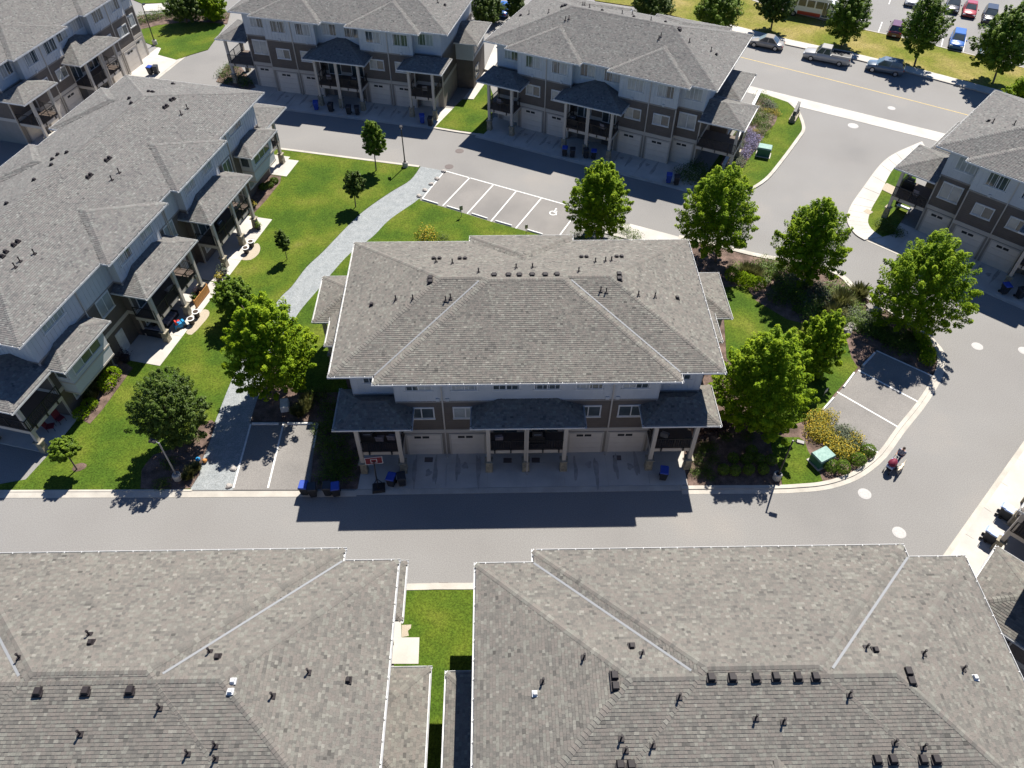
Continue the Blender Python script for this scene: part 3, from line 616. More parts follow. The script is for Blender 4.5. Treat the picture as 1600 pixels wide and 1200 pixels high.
# lawn behind and beside the main block
stop_line = px((657, 314), (690, 323.5), (730, 335.5), (767, 347), (820, 361.5), (880, 378))
mu = lambda u, v: world(mainb, u, v)
k = len(pathR); iR = min(range(k), key=lambda i: abs(pathR[i][1]-at(656, 311)[1])); jR = min(range(k), key=lambda i: abs(pathR[i][1]-at(430, 560)[1]))
sheet('lawn', pathR[iR:jR+1]+[mu(-6, 6.2), mu(-.02, 6.2), mu(-.02, 13.4), mu(16.5, 14.2)]+stop_line[::-1], -.05, LZ, 'lawn')
# bed west of the main block, behind and beside the two lower left stalls
sheet('mulch_bed', pathR[jR:iR+jR+99][:-5]+px((392, 659), (497, 659), (491, 700), (484, 764))+px((559, 764))+[mu(.05, .75), mu(.05, 6.2), mu(-6, 6.2)], -.05, .05, 'mulch')
sheet('parking_bay', px((392, 661), (497.5, 661), (491.6, 698), (481, 766), (364.5, 766)), -.04, .055, 'lot_asphalt')
bay1 = sheet('parking_bay', px((655, 311), (694, 267), (888, 321), (897, 328), (880, 378), (805, 358), (730, 335)), -.04, .008, 'lot_asphalt')
bay3 = sheet('parking_bay', px((1369, 548), (1459, 590), (1435, 630), (1403, 669), (1374, 709), (1351, 697), (1300, 668), (1284, 643)), -.04, .085, 'lot_asphalt')
def paint(a, b, wd, z, par, name='parking_line', m='paint_white'):
    a, b = np.array(a), np.array(b); e = (b-a)/np.linalg.norm(b-a); n = np.array([-e[1], e[0]])*wd/2
    mb = MB(); mb.prism([tuple(a-n), tuple(b-n), tuple(b+n), tuple(a+n)], z-.01, z+.004); return mb.build(name, m, par)
for a, b in (((695, 267), (660, 310)), ((734.3, 277.5), (692, 321.5)), ((771, 288.5), (730, 334)), ((807, 298.3), (767, 346)), ((846, 309.5), (805, 358)), ((896, 339), (875, 367)), ((695, 267), (888, 321))): paint(at(*a), at(*b), .13, .012, bay1)
for a, b in (((392, 663), (365, 763)), ((443.5, 661), (419, 763)), ((497, 661), (490, 700))): paint(at(*a), at(*b), .13, .059, bay1)
for a, b in (((1369, 549), (1457, 589)), ((1340.5, 579.5), (1434, 629)), ((1307.5, 613.5), (1402, 668)), ((1351, 697), (1373, 709))): paint(at(*a), at(*b), .13, .089, bay3)
# wheelchair mark painted on the stall
def symbol(c, ux, uy, s, z):
    mb = MB()
    def seg(a, b, w=.13):
        a, b = np.array(a), np.array(b); e = (b-a)/np.linalg.norm(b-a); n = np.array([-e[1], e[0]])*w/2
        q = [a-n-e*w*.3, b-n+e*w*.3, b+n+e*w*.3, a+n-e*w*.3]; T = lambda p: (c[0]+(ux[0]*p[0]+uy[0]*p[1])*s, c[1]+(ux[1]*p[0]+uy[1]*p[1])*s)
        mb.prism([T(p) for p in q], z-.01, z+.004+random.random()*.002)
    arc = [(-.05+.42*math.cos(x), -.25+.42*math.sin(x)) for x in np.linspace(R(120), R(385), 12)]
    for p, q in zip(arc[:-1], arc[1:]): seg(p, q)
    seg((-.08, .55), (-.08, .0)); seg((-.08, .0), (.3, .0)); seg((.3, 0), (.46, -.42)); seg((-.08, .3), (.25, .3))
    hd = [(-.08+.12*math.cos(x), .76+.12*math.sin(x)) for x in np.linspace(0, 6.28, 8)]
    mb.prism([(c[0]+(ux[0]*p[0]+uy[0]*p[1])*s, c[1]+(ux[1]*p[0]+uy[1]*p[1])*s) for p in hd[:-1]], z-.01, z+.004)
    mb.build('wheelchair_mark', 'paint_white', bay1)
_a = np.array(at(846, 309.5)); _b = np.array(at(805, 358)); ey = (_a-_b)/np.linalg.norm(_a-_b); ex = np.array([ey[1], -ey[0]])
symbol(at(866, 331.5), ex, ey, .8, .012)
# kerbs
def kerb(pts, d0, d1, h=.12, name='kerb', hb=None):
    mb = MB(); strip(mb, pts, d0, d1, -.04, h, hb); return mb.build(name, 'kerb_concrete', kind='structure')
kerb(px((-60, 770), (0, 770), (150, 769.5), (300, 769), (365, 768.5), (480, 768), (558, 767.5)), .0, -.45, .09, hb=.02)
kerb(px((-60, 770), (0, 770), (150, 769.5), (300, 769)), .0, .16, .12)
isl = smoothline(px((1064, 763), (1120, 762.5), (1210, 762), (1250, 760), (1282, 757), (1312, 749.5), (1342, 736), (1375, 709), (1403.5, 670), (1435, 631), (1459, 593), (1466.5, 570), (1465, 549), (1456, 537), (1444, 524), (1420, 508), (1390, 487), (1354, 465.5), (1330, 449), (1312, 432), (1280, 417), (1240, 409), (1210, 405.5), (1184, 401), (1153, 393.5), (1110, 382), (1060, 372)), 3)
kerb(isl, -.14, .16, .11); kerb(isl, -.5, -.14, .012, hb=.05)
kerb(smoothline(lane, 3), -.16, .16, .1)
# concrete walk left of the road behind the main block
wk = px((905, 355), (985, 351), (1060, 371), (1075, 385), (1000, 380)); sheet('sidewalk', wk, -.04, .1, 'concrete')
# east island: beds and lawns
iG = [p for p in isl]
sheet('mulch_bed', iG+[mu(16.5, 14.2), mu(23.72, 13), mu(23.72, .75), mu(22.9, -3.1)], -.05, .045, 'mulch')
sheet('lawn', px((1128, 450), (1165, 447), (1180, 470), (1230, 500), (1290, 515), (1322, 530), (1330, 560), (1340, 575), (1300, 620), (1282, 645), (1268, 655), (1240, 664), (1205, 672), (1190, 660), (1170, 600), (1135, 560)), -.05, LZ, 'lawn')
sheet('lawn', px((1203, 676), (1225, 684), (1248, 684), (1257, 690), (1262, 705), (1275, 728), (1286, 754), (1245, 759), (1222, 759), (1218, 735), (1206, 705)), -.05, LZ, 'lawn')
# driveway of the main block: slabs with joints
drv = sheet('driveway', [mu(-.2, -3.1), mu(23.2, -3.1), mu(23.6, .75), mu(.0, .75)], -.05, .02, 'kerb_concrete')
us = [-.15, 3.1, 6.1, 9.05, 11.8, 14.55, 17.65, 20.6, 23.3]
for a, b in zip(us[:-1], us[1:]):
    for v0, v1 in ((-3.05, -.95), (-.94, .74)):
        mb = MB(); mb.prism([mu(a+.012, v0), mu(b-.012, v0), mu(b-.012, v1), mu(a+.012, v1)], -.03, .04+random.random()*.006); mb.build('slab', 'concrete', drv)
kerb([mu(-.3, -3.1), mu(23.3, -3.1)], 0, -.42, .05, hb=.02)
def slabs(par, B, u0, u1, v0, v1, n, m='concrete', rows=1):
    for i in range(n):
        for j in range(rows):
            a, b = u0+(u1-u0)*i/n+.012, u0+(u1-u0)*(i+1)/n-.012; c, d = v0+(v1-v0)*j/rows, v0+(v1-v0)*(j+1)/rows-.012
            mb = MB(); mb.prism([world(B, a, c), world(B, b, c), world(B, b, d), world(B, a, d)], -.03, .045+random.random()*.006); mb.build('slab', m, par)
for B, u0, u1 in ((bc, -.5, 24.6), (bb_, -.6, 25.2), (bd, -3.5, 24), (be, -12, 27.5), (bg_, 0, 24)):
    d = sheet('driveway', [world(B, u0, -4.2), world(B, u1, -4.2), world(B, u1, .9), world(B, u0, .9)], -.05, .02, 'kerb_concrete'); slabs(d, B, u0, u1, -3.85, .75, 8, rows=2)
mat('stain', (.25, .235, .215), .85, col2=(.32, .30, .275), scale=2.5, detail=6); mat('tar', (.045, .044, .043), .8)
def stain(par, B, u, v, a, b, m='stain', z=.056, name='stain'):
    pts = []
    for i in range(16): t = 2*math.pi*i/16; k = 1+.22*math.sin(3*t+u*3)+.13*math.sin(5*t+v*7); pts.append(world(B, u+a*k*math.cos(t), v+b*k*math.sin(t)))
    mb = MB(); mb.prism(pts, z-.01, z); mb.build(name, m, par)
for B, dr in ((mainb, drv),)+tuple((b_, None) for b_ in (bc, bb_, bd)):
    dr = dr or [o for o in bpy.data.objects if o.name.startswith('driveway') and o is not drv][0]
    for k, uc in enumerate((4.55, 7.65, 16.15, 19.1)):
        for s_ in (-.75, .75): stain(dr, B, uc+s_, -1.5+random.uniform(-.4, .4), .13+random.random()*.06, 1.0+random.random()*.5, z=.056+k*.0006+s_*.0003)
        stain(dr, B, uc+random.uniform(-.3, .3), -1.0-random.random(), .22, .3, z=.0595)
# patios of block A
for u0, u1, v0, v1 in ((6.3, 16.9, -2.9, .75), (17., 27.0, -2.95, .75), (34.42, 38.1, .2, 4.8), (-3.6, -.02, .2, 6.), (34.42, 37.6, -1.05, .2)):
    d = sheet('patio', [A_(u0, v0), A_(u1, v0), A_(u1, v1), A_(u0, v1)], -.04, .075, 'kerb_concrete'); slabs(d, ba, u0, u1, v0, v1, max(1, int((u1-u0)/2.7)))
    for o in d.children: o.location.z = .045
sheet('mulch_bed', [A_(-.4, -1.0), A_(1, -1.1), A_(3.2, -1.0), A_(5.6, -.9), A_(6.25, .74), A_(0.0, .74)], -.04, .085, 'mulch')
sheet('mulch_bed', [A_(27.1, .74), A_(27.2, -.7), A_(30, -.9), A_(33.2, -.9), A_(34.35, -.5), A_(34.3, .74)], -.04, .085, 'mulch')
sheet('sand_patch', smoothline(px((291, 521), (300, 524), (316, 508), (327, 494), (326, 486), (316, 485), (305, 497)), 2), -.04, .08, 'sand')
sheet('sand_patch', smoothline(px((378, 407), (392, 407), (404, 398), (407, 388), (403, 381), (395, 384), (386, 394)), 2), -.04, .08, 'sand')
sheet('mulch_bed', smoothline(px((220, 764), (298, 764), (318, 715), (337, 662), (318, 662), (290, 690), (262, 705), (240, 712), (222, 735)), 2), -.04, .085, 'mulch')
sheet('mulch_bed', smoothline(px((113, 735), (120, 738), (133, 733), (136, 727), (128, 724), (116, 728)), 2), -.04, .085, 'mulch')
# upper left corner: lawn, lane and beds
sheet('lawn', px((215, 62), (228, 25), (300, 12), (352, 40), (325, 78), (298, 86), (276, 94), (247, 86), (252, 76)), -.05, LZ, 'lawn')
sheet('mulch_bed', px((205, 30), (225, 24), (300, 20), (360, 20), (355, 38), (300, 34), (248, 40), (215, 48)), -.04, .09, 'mulch')
sheet('sidewalk', px((222, 8), (300, 3), (345, 6), (352, 12), (260, 17), (226, 19)), -.05, .1, 'concrete')
sheet('lawn', px((180, -12), (360, -14), (345, 2), (222, 6)), -.05, LZ, 'lawn')
sheet('mulch_bed', px((338, 128), (352, 104), (372, 98), (400, 137), (388, 141)), -.04, .08, 'mulch')
# lawn between blocks B and C
sheet('lawn', px((680, 199), (712, 166), (722, 156), (739, 157), (745, 142), (762, 126), (771, 150), (768, 198), (756, 210)), -.05, LZ, 'lawn')
sheet('sidewalk', px((724, 155), (740, 156), (768, 117), (757, 113)), -.05, .1, 'concrete')
sheet('sidewalk', px((757, 112), (768, 116), (790, 78), (775, 70)), -.05, .35, 'concrete')
kerb(px((676, 200), (712, 206), (755, 212)), -.16, .16, .1)
# bed and lawn east of block C
cK = smoothline(px((1233, 161), (1245, 173), (1253, 191), (1254.7, 204), (1246.7, 217), (1220, 253), (1196, 281), (1167, 299), (1150, 303)), 4)
sheet('lawn', cK+px((1120, 300), (1095, 285), (1140, 220), (1180, 160), (1186, 145), (1210, 153)), -.05, LZ, 'lawn')
sheet('mulch_bed', smoothline(px((1184, 150), (1203, 157), (1214, 178), (1210, 195), (1196, 208), (1186, 226), (1160, 262), (1146, 275), (1130, 280), (1120, 270), (1140, 225), (1163, 185)), 2), -.04, .085, 'mulch')
kerb(cK, -.16, .2, .12)
# street, its sidewalks and the verge
sheet('sidewalk', px((1150, 128), (1162, 132), (1468, 207), (1530, 222), (1530, 240), (1450, 217), (1237, 164), (1165, 144), (1150, 141)), -.05, .022, 'concrete')
sA = smoothline(px((1440, 222), (1399, 240), (1375, 258), (1348, 294), (1330, 320), (1323, 338), (1325, 352), (1336, 367), (1350, 376)), 4)
sB = smoothline(px((1446, 231), (1410, 252), (1392, 270), (1374, 305), (1362, 326), (1356, 344), (1358, 354), (1366, 363), (1378, 371)), 4)
sw = sheet('sidewalk', sA+sB[::-1], -.05, .09, 'kerb_concrete')
for i in range(0, len(sA)-1, 2):
    j = min(i+2, len(sA)-1); q = [np.array(sA[i]), np.array(sA[j]), np.array(sB[j]), np.array(sB[i])]; c = sum(q)/4
    mb = MB(); mb.prism([tuple(c+(p-c)*.975) for p in q], .05, .105+random.random()*.006); mb.build('slab', 'concrete', sw)
kerb(sA, -.0, -.3, .09, hb=.03) if False else kerb(sA, .0, .18, .1)
sheet('lawn', sB[4:]+px((1395, 366), (1425, 320), (1432, 275), (1412, 268)), -.05, LZ, 'lawn')
for c, s in (((1389, 296), .75), ((1356, 332), .35)):
    g = at(*c); mb = MB(); mb.box(-s, s, -s, s, .0, .11); tag(mb.build('access_hatch', 'sand', loc=(*g, 0), rz=R(40)), 'tan square utility hatch in the grass strip, %s one' % ('larger' if s > .5 else 'smaller'), 'utility hatch')
far = px((1100, 38), (1163, 54), (1225, 70), (1330, 92.5), (1411, 112), (1546, 148), (1660, 178))
kerb(far, .0, .16, .13)
swl = offset_line(far, .16); swf = offset_line(far, 1.75); sheet('sidewalk', swl+swf[::-1], -.05, .12, 'concrete')
verge_far = px((1100, -25), (1200, 10), (1240, 21), (1288, 33), (1343, 46), (1420, 62.5), (1523, 88), (1660, 122))
sheet('grass_verge', swf+verge_far[::-1], -.05, .1, 'verge_grass'); kerb(verge_far, -.1, .1, .14)
sheet('grass_verge', px((930, 2), (1000, 12), (1100, 38), (1100, -25), (1000, -50), (900, -60)), -.05, .1, 'verge_grass')
yl = px((1090, 72), (1160, 90), (1300, 125), (1413, 154), (1513, 180), (1640, 213))
for a, b in zip(yl[:-1], yl[1:]): paint(a, b, .12, .006, road, 'centre_line', 'paint_yellow')
lot = sheet('parking_lot', offset_line(verge_far, .1)+px((1700, -80), (1100, -80)), -.04, .01, 'asphalt')
for k in range(-6, 9):
    p = np.array(at(1470, 76))+np.array([math.cos(R(-25.5)), math.sin(R(-25.5))])*2.75*k; q = p+np.array([-math.sin(R(-25.5)), math.cos(R(-25.5))])*5.4
    paint(tuple(p), tuple(q), .12, .016, lot)
    p2 = q+(q-p)/5.4*7; paint(tuple(p2), tuple(p2+(q-p)), .12, .016, lot)
# lower right: pale walk in front of block G and the gap between the two near blocks
gw = px((1440, 935), (1505, 868), (1560, 785), (1600, 722), (1680, 590)); sheet('sidewalk', gw+[tuple(np.array(p)+np.array([1.9, -1.9])) for p in gw[::-1]], -.05, .06, 'concrete'); kerb(smoothline(gw, 3), .0, .35, .02, hb=.07) if False else kerb(smoothline(gw, 3), -.02, .3, .05, hb=.02)
z5b = zoomed(540, 840, 3.3333); Z5 = lambda *p: [at(*q) for q in z5b(*p)]
sheet('lawn', Z5((300, 278), (690, 274))+[(-1.9, -10), (-7.2, -10)], -.05, LZ, 'lawn')
kerb(Z5((250, 268), (310, 266), (420, 264), (470, 262), (560, 262), (620, 262), (700, 261)), -.15, .3, .1)
sheet('sidewalk', Z5((290, 275), (313, 281), (290, 455), (292, 523), (385, 523), (380, 660), (200, 660), (230, 300)), -.05, .09, 'concrete')
sheet('sand_patch', smoothline(Z5((293, 458), (343, 456), (340, 475), (325, 488), (330, 515), (293, 521)), 1), -.05, .085, 'sand')
def grate(c, rz, L, W, z):
    mb = MB(); mb.box(-L/2, L/2, -W/2, W/2, z-.03, z)
    for i in range(9): x = -L/2+.06+(L-.12)*i/8; mb.box(x-.02, x+.02, -W/2+.03, W/2-.03, z, z+.012)
    o = mb.build('storm_drain', 'iron_dark', road); o.location = (*c, 0); o.rotation_euler = (0, 0, rz)
mb = MB(); mb.prism(Z5((415, 264), (485, 236), (540, 236), (610, 262)), -.02, .012); mb.build('drain_apron', 'kerb_concrete', road)
grate(Z5((509, 250))[0], 0, .62, .42, .03); grate(at(1455, 539), R(-60), 1.0, .55, .03)
for c, r, m in (((1351, 771.5), .36, 'cast_iron'), ((1405, 832), .36, 'cast_iron'), ((1527, 541), .36, 'cast_iron'), ((1600, 548), .36, 'cast_iron'), ((718, 236), .38, 'iron_dark'), ((701.7, 260.5), .38, 'iron_dark'), ((1333, 196.5), .5, 'cast_iron'), ((1393, 169), .35, 'cast_iron')):
    g = at(*c); mb = MB(); mb.lathe([(r+.1, -.01), (r+.1, .006), (r+.02, .008)], n=24); o = mb.build('manhole_cover', m, road)
    mb = MB(); mb.lathe([(r, .0), (r, .014)], n=24); q = mb.build('lid', m, o); o.location = (*g, 0)
for B in (mainb,):     # small square floor drains in the driveway
    for p in ((670, 719), (793, 720), (837, 719.5), (964, 716)):
        g = at(*p); mb = MB(); mb.box(-.3, .3, -.22, .22, .03, .055); mb.build('drain_cover', 'iron_dark', drv).location = (*g, 0)
# concrete wheel stops
def wheelstop(a, b, z, label):
    a, b = np.array(at(*a)), np.array(at(*b)); L = np.linalg.norm(b-a); c = (a+b)/2; ang = math.atan2(*(b-a)[::-1])
    mb = MB(); h = L/2; mb.hexa([(-h, -.09, 0), (h, -.09, 0), (h, .09, 0), (-h, .09, 0), (-h+.03, -.06, .13), (h-.03, -.06, .13), (h-.03, .06, .13), (-h+.03, .06, .13)])
    tag(mb.build('wheel_stop', 'paint_white', loc=(*c, z), rz=ang), label, 'wheel stop', 'concrete wheel stops')
for i, (a, b) in enumerate((((660, 312), (685, 319.5)), ((698, 323), (721, 330)), ((737, 334.5), (762, 342.5)), ((774, 346), (800, 353.5)), ((824, 360), (848, 367)))):
    wheelstop(a, b, .008, 'white wheel stop, %s from the gravel path in the five stall bay' % ('first', 'second', 'third', 'fourth', 'fifth')[i])
wheelstop((394, 663.5), (436, 663.5), .055, 'white wheel stop of the left stall under the big maple tree'); wheelstop((449, 663), (489, 663), .055, 'white wheel stop of the right stall, beside the main block shrubs')
for (a, b), w_ in zip((((1366, 553), (1347, 573)), ((1334, 584), (1317, 607)), ((1302, 623), (1284, 643))), ('in deep tree shade, uppermost of the three on the right', 'middle one of the three in the right bay', 'nearest the yellow flowers in the right bay')): wheelstop(a, b, .085, 'white wheel stop '+w_)
e = empty('retaining_wall', (*at(1160, 205), 0), 0, 'low retaining wall with pale cap between the top centre block and its flower bed', 'wall')
_w = [tuple(np.array(p)-np.array(at(1160, 205))) for p in px((1186, 150), (1172, 178), (1152, 220), (1128, 268))]
mb = MB(); strip(mb, _w, -.12, .12, -.05, .75); mb.build('wall', 'concrete', e); mb = MB(); strip(mb, _w, -.17, .17, .75, .84); mb.build('cap', 'white_trim', e)
# ------------------------------------------------------------------ plants
def leaf_quads(C, N, size, spread=1.1):
    """one folded leaf quad per centre C, loosely facing N"""
    n = len(C); nn = N+rng.normal(0, spread, (n, 3))*.5; nn /= np.linalg.norm(nn, axis=1)[:, None]
    a = np.cross(nn, rng.normal(0, 1, (n, 3))); a /= np.linalg.norm(a, axis=1)[:, None]; b = np.cross(nn, a)
    s = size*rng.uniform(.6, 1.35, n)[:, None]; w = s*.62
    return np.stack([C-a*s*.5, C+b*w*.5+nn*s*.08, C+a*s*.5, C-b*w*.5+nn*s*.08], 1)
def crown_mesh(rx, rz, lobes, leaves, size, shape=1.0, up=.75):
    """crown of many leafy sprays around the origin; returns quads and tones"""
    Q = []; T = []
    Lr = 1.25*rx/math.sqrt(lobes)*2.0; k = np.arange(lobes)+.5; ct = 1-1.86*k/lobes; th = k*2.39996+rng.normal(0, .25, lobes); st = np.sqrt(np.maximum(0, 1-ct**2))
    rr = rng.uniform(.70, 1.05, lobes); inner = rng.random(lobes) < .25; rr[inner] *= rng.uniform(.35, .75, inner.sum())
    ph = rng.uniform(0, 6, 3); wob = 1+.09*np.sin(3*th+ph[0])+.07*np.sin(5*th+ct*4+ph[1])+.05*np.sin(9*ct+2*th+ph[2])
    taper = np.where(ct > -.25, 1-shape*.30*np.clip(ct+.25, 0, 1.25)**1.2, 1-.25*(-ct-.25)); ex, ez = rx-Lr*.12, rz-Lr*.2
    P = np.stack([ex*rr*st*np.cos(th)*wob*taper, ex*rr*st*np.sin(th)*wob*taper, ez*rr*ct*(1+.06*np.sin(4*th+ph[2]))], 1)
    for p in P:
        d = p/np.array([rx, rx, rz]); d = d/(np.linalg.norm(d)+1e-6); d = d+np.array([0, 0, up]); d /= np.linalg.norm(d)
        m = int(leaves*rng.uniform(.6, 1.4)); L = Lr*rng.uniform(.65, 1.2)
        ax = rng.uniform(-1, 1, m); wdt = np.sqrt(np.maximum(.06, 1-((ax+.35)/1.4)**2)); q = rng.normal(0, 1, (m, 3)); q -= np.outer(q@d, d); q /= np.linalg.norm(q, axis=1)[:, None]; q *= (rng.random(m)**.5*wdt)[:, None]
        C = p+q*L*.58+np.outer(ax*L*.85, d); N = q*.45+d*.7+np.array([0, 0, .55])
        Q.append(leaf_quads(C, N, size, .75)); T.append(np.clip(rng.normal(.42, .15, m)+rng.normal(0, .09)+.22*np.clip(ax, -.4, 1), 0, 1))  # sunlit spray tips put into the tone: brighter towards the outer end
    m = int(lobes*leaves*.33); d = rng.normal(0, 1, (m, 3)); d /= np.linalg.norm(d, axis=1)[:, None]; r_ = rng.uniform(.15, .9, m)**.5
    tz = np.where(d[:, 2] > -.25, 1-shape*.30*np.clip(d[:, 2]+.25, 0, 1.25)**1.2, 1-.25*(-d[:, 2]-.25)); a_ = np.arctan2(d[:, 1], d[:, 0]); wb = 1+.09*np.sin(3*a_+ph[0])+.07*np.sin(5*a_+d[:, 2]*4+ph[1])
    C = np.stack([ex*r_*d[:, 0]*tz*wb, ex*r_*d[:, 1]*tz*wb, ez*r_*d[:, 2]], 1)*.97
    Q.append(leaf_quads(C, d*.5+np.array([0, 0, .6]), size, .8)); T.append(np.clip(rng.normal(.36, .17, m), 0, 1))  # inner leaves toned darker: shade of the crown gaps put into colour
    return np.concatenate(Q), np.concatenate(T)
def plant_tree(label, base, cen, hw, hv, leaf='maple_leaf', lobes=340, leaves=112, size=.165, shape=1., trunk=.13, group=None, name='maple_tree', cat='tree', lean=True):
    g = np.array(at(*base)); hc = over(base, cen); d = ray(*cen); t = (CAMH-hc)/-d[2]; c = d[:2]*t; dep = t
    ppm = FPX/(t*1.0); rx = hw/ppm; phi = math.asin(-d[2]/np.linalg.norm(d)); hvm = hv/ppm
    rz = math.sqrt(max((hvm**2-(rx*math.sin(phi))**2), (rx*.55)**2))/math.cos(phi) if hvm > rx*math.sin(phi) else rx*.75
    rz = min(max(rz, rx*.75), rx*1.7); hc = max(hc, rz*.92)
    e = empty(name, (*g, 0), 0, label, cat, group); off = np.array([c[0]-g[0], c[1]-g[1], 0]) if lean else np.zeros(3); off = np.clip(off, -.7, .7)
    mb = MB(); top = Vector((off[0], off[1], hc+rz*.35)); mid = Vector((off[0]*.4, off[1]*.4, max(.3, hc-rz*.7)))
    mb.tube([(0, 0, -.05), (0, 0, .12), tuple(mid), tuple(top)], [trunk*1.5, trunk, trunk*.8, trunk*.25], 8)
    for i in range(9):
        a = rng.uniform(0, 6.28); h = rng.uniform(.05, .75); p = mid.lerp(top, h); r = rx*rng.uniform(.5, .85)
        q = p+Vector((r*math.cos(a), r*math.sin(a), rz*rng.uniform(.2, .6))); mb.tube([tuple(p), tuple(p.lerp(q, .5)+Vector((0, 0, -.1))), tuple(q)], [trunk*.45, trunk*.3, trunk*.1], 5)
    mb.build('trunk', 'bark', e, smooth=True)
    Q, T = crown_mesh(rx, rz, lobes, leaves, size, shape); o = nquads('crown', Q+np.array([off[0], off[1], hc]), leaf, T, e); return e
MG = 'broad leafed maples around the road loop'
plant_tree('tall maple at the wheelchair stall, in front of the shaded garages', (940, 374), (938, 312), 50, 63, group=MG)
plant_tree('round maple between the wheelchair stall maple and the island, beside the main roof corner', (1118, 408), (1121, 330), 64, 74, group=MG)
plant_tree('maple at the top of the island, between the road and the small hedge', (1262, 447), (1263, 376), 57, 71, group=MG)
plant_tree('largest maple on the right, at the island point opposite the dark garages', (1428, 522), (1428, 442), 76, 86, lobes=381, group=MG)
plant_tree('big maple close to the right wall of the main block above the clipped bushes', (1190, 672), (1190, 598), 79, 96, lobes=400, leaves=118, group=MG)
plant_tree('slender young maple squeezed behind the big one on the right lawn', (1280, 590), (1277, 540), 40, 62, lobes=190, leaves=100, group=MG)
plant_tree('big maple left of the main block shading the gravel path', (428, 622), (420, 542), 73, 86, lobes=381, group=MG)
plant_tree('dark dense pear tree on the lawn beside the left lamp post', (272, 706), (271, 640), 56, 66, 'dark_leaf', lobes=420, leaves=80, size=.135, shape=.2, name='pear_tree')
plant_tree('small rounded tree tucked behind the big path maple near the patio pots', (366, 502), (364, 466), 30, 36, 'pale_leaf', lobes=161, leaves=75, size=.18, shape=.3, name='small_tree')
plant_tree('young upright tree by the road left of the single lamp post', (588, 267), (583, 216), 19, 31, 'pale_leaf', lobes=120, leaves=64, size=.2, trunk=.07, name='young_tree')
plant_tree('young round headed tree in mid lawn next to the gravel path', (556, 324), (553, 287), 17, 22, 'dark_leaf', lobes=99, leaves=64, size=.17, trunk=.06, shape=.3, name='young_tree')
plant_tree('tiny sapling standing alone on the lawn opposite the patios', (449, 406), (441, 376), 11, 20, 'dark_leaf', lobes=47, leaves=48, size=.16, trunk=.04, name='sapling')
plant_tree('leaning dwarf tree with mop head on the lawn corner by the red chair patio', (121, 734), (99, 701), 22, 16, 'pale_leaf', lobes=91, leaves=75, size=.15, trunk=.06, shape=.2, name='dwarf_tree')
SG = 'street trees on the verge beyond the parked cars'
plant_tree('street tree behind the beige sedan', (1204, 48), (1213, 2), 30, 34, 'dark_leaf', lobes=220, leaves=75, size=.22, group=SG, name='street_tree')
plant_tree('street tree behind the pickup, in front of the small bus', (1314, 73), (1328, 24), 34, 40, 'pale_leaf', lobes=241, leaves=75, size=.22, group=SG, name='street_tree')
plant_tree('street tree behind the slate crossover, between the maroon and the blue car', (1428, 104), (1446, 38), 37, 48, 'pale_leaf', lobes=241, leaves=75, size=.22, group=SG, name='street_tree')
plant_tree('street tree at the right end of the verge, hiding a teal car', (1551, 130), (1574, 62), 46, 54, 'pale_leaf', lobes=281, leaves=80, size=.25, group=SG, name='street_tree')
plant_tree('street tree showing above the right half of the top centre roof', (1122, 62), (1122, 14), 40, 36, 'pale_leaf', lobes=241, leaves=75, size=.22, group=SG, name='street_tree')
plant_tree('street tree half hidden behind the middle of the top centre roof', (1020, 50), (1022, 4), 34, 30, 'dark_leaf', lobes=220, leaves=75, size=.22, group=SG, name='street_tree')
plant_tree('low bushy tree at the right picture edge above the right roof', (1596, 185), (1596, 148), 30, 34, 'maple_leaf', lobes=180, leaves=75, size=.22, name='bushy_tree')
plant_tree('shady tree at the top edge beyond the upper left lawn', (292, 36), (288, 4), 34, 26, 'dark_leaf', lobes=199, leaves=75, size=.22, name='park_tree')
plant_tree('tree right of the shady one at the top edge, by the garden bed', (332, 34), (330, 8), 22, 28, 'maple_leaf', lobes=180, leaves=75, size=.22, name='park_tree')
plant_tree('dark tree in the gap between the two top blocks, left one', (762, 34), (760, 10), 30, 26, 'dark_leaf', lobes=180, leaves=75, size=.22, name='park_tree')
plant_tree('dark tree in the gap between the two top blocks, right one', (812, 32), (806, 10), 16, 22, 'dark_leaf', lobes=120, leaves=64, size=.22, name='park_tree')
# shrubs
def shrub_mesh(kind, r, h, n, size):
    if kind == 'ball':
        q = rng.normal(0, 1, (n, 3)); q[:, 2] = np.abs(q[:, 2])*1.0-.25; q /= np.linalg.norm(q, axis=1)[:, None]; k = rng.uniform(.8, 1.05, n)[:, None]
        C = q*k*np.array([r, r, h*.62])+np.array([0, 0, h*.4]); return leaf_quads(C, q+np.array([0, 0, .3]), size), np.clip(rng.normal(.45, .2, n), 0, 1)
    if kind == 'tuft':
        a = rng.uniform(0, 6.28, n); tl = rng.uniform(.1, .75, n)**.8; b = rng.uniform(0, r*.35, n); d = np.stack([np.cos(a), np.sin(a), np.zeros(n)], 1); L = h*rng.uniform(.7, 1.15, n)
        B_ = d*b[:, None]; T_ = B_+d*(L*np.sin(tl))[:, None]+np.outer(L*np.cos(tl), [0, 0, 1]); s = np.cross(d, [0, 0, 1])*(size*.5)
        return np.stack([B_-s, B_+s, T_+s*.4, T_-s*.4], 1), np.clip(rng.normal(.5, .2, n), 0, 1)
    q = rng.normal(0, 1, (n, 3)); q[:, 2] = np.abs(q[:, 2]); q /= np.linalg.norm(q, axis=1)[:, None]; lump = 1+.25*np.sin(q[:, 0]*7+r*9)*np.cos(q[:, 1]*6+h*5)
    C = q*(rng.random(n)**.35*lump)[:, None]*np.array([r, r, h]); return leaf_quads(C, q*.7+np.array([0, 0, .6]), size), np.clip(rng.normal(.48, .2, n), 0, 1)
PROTO = {}
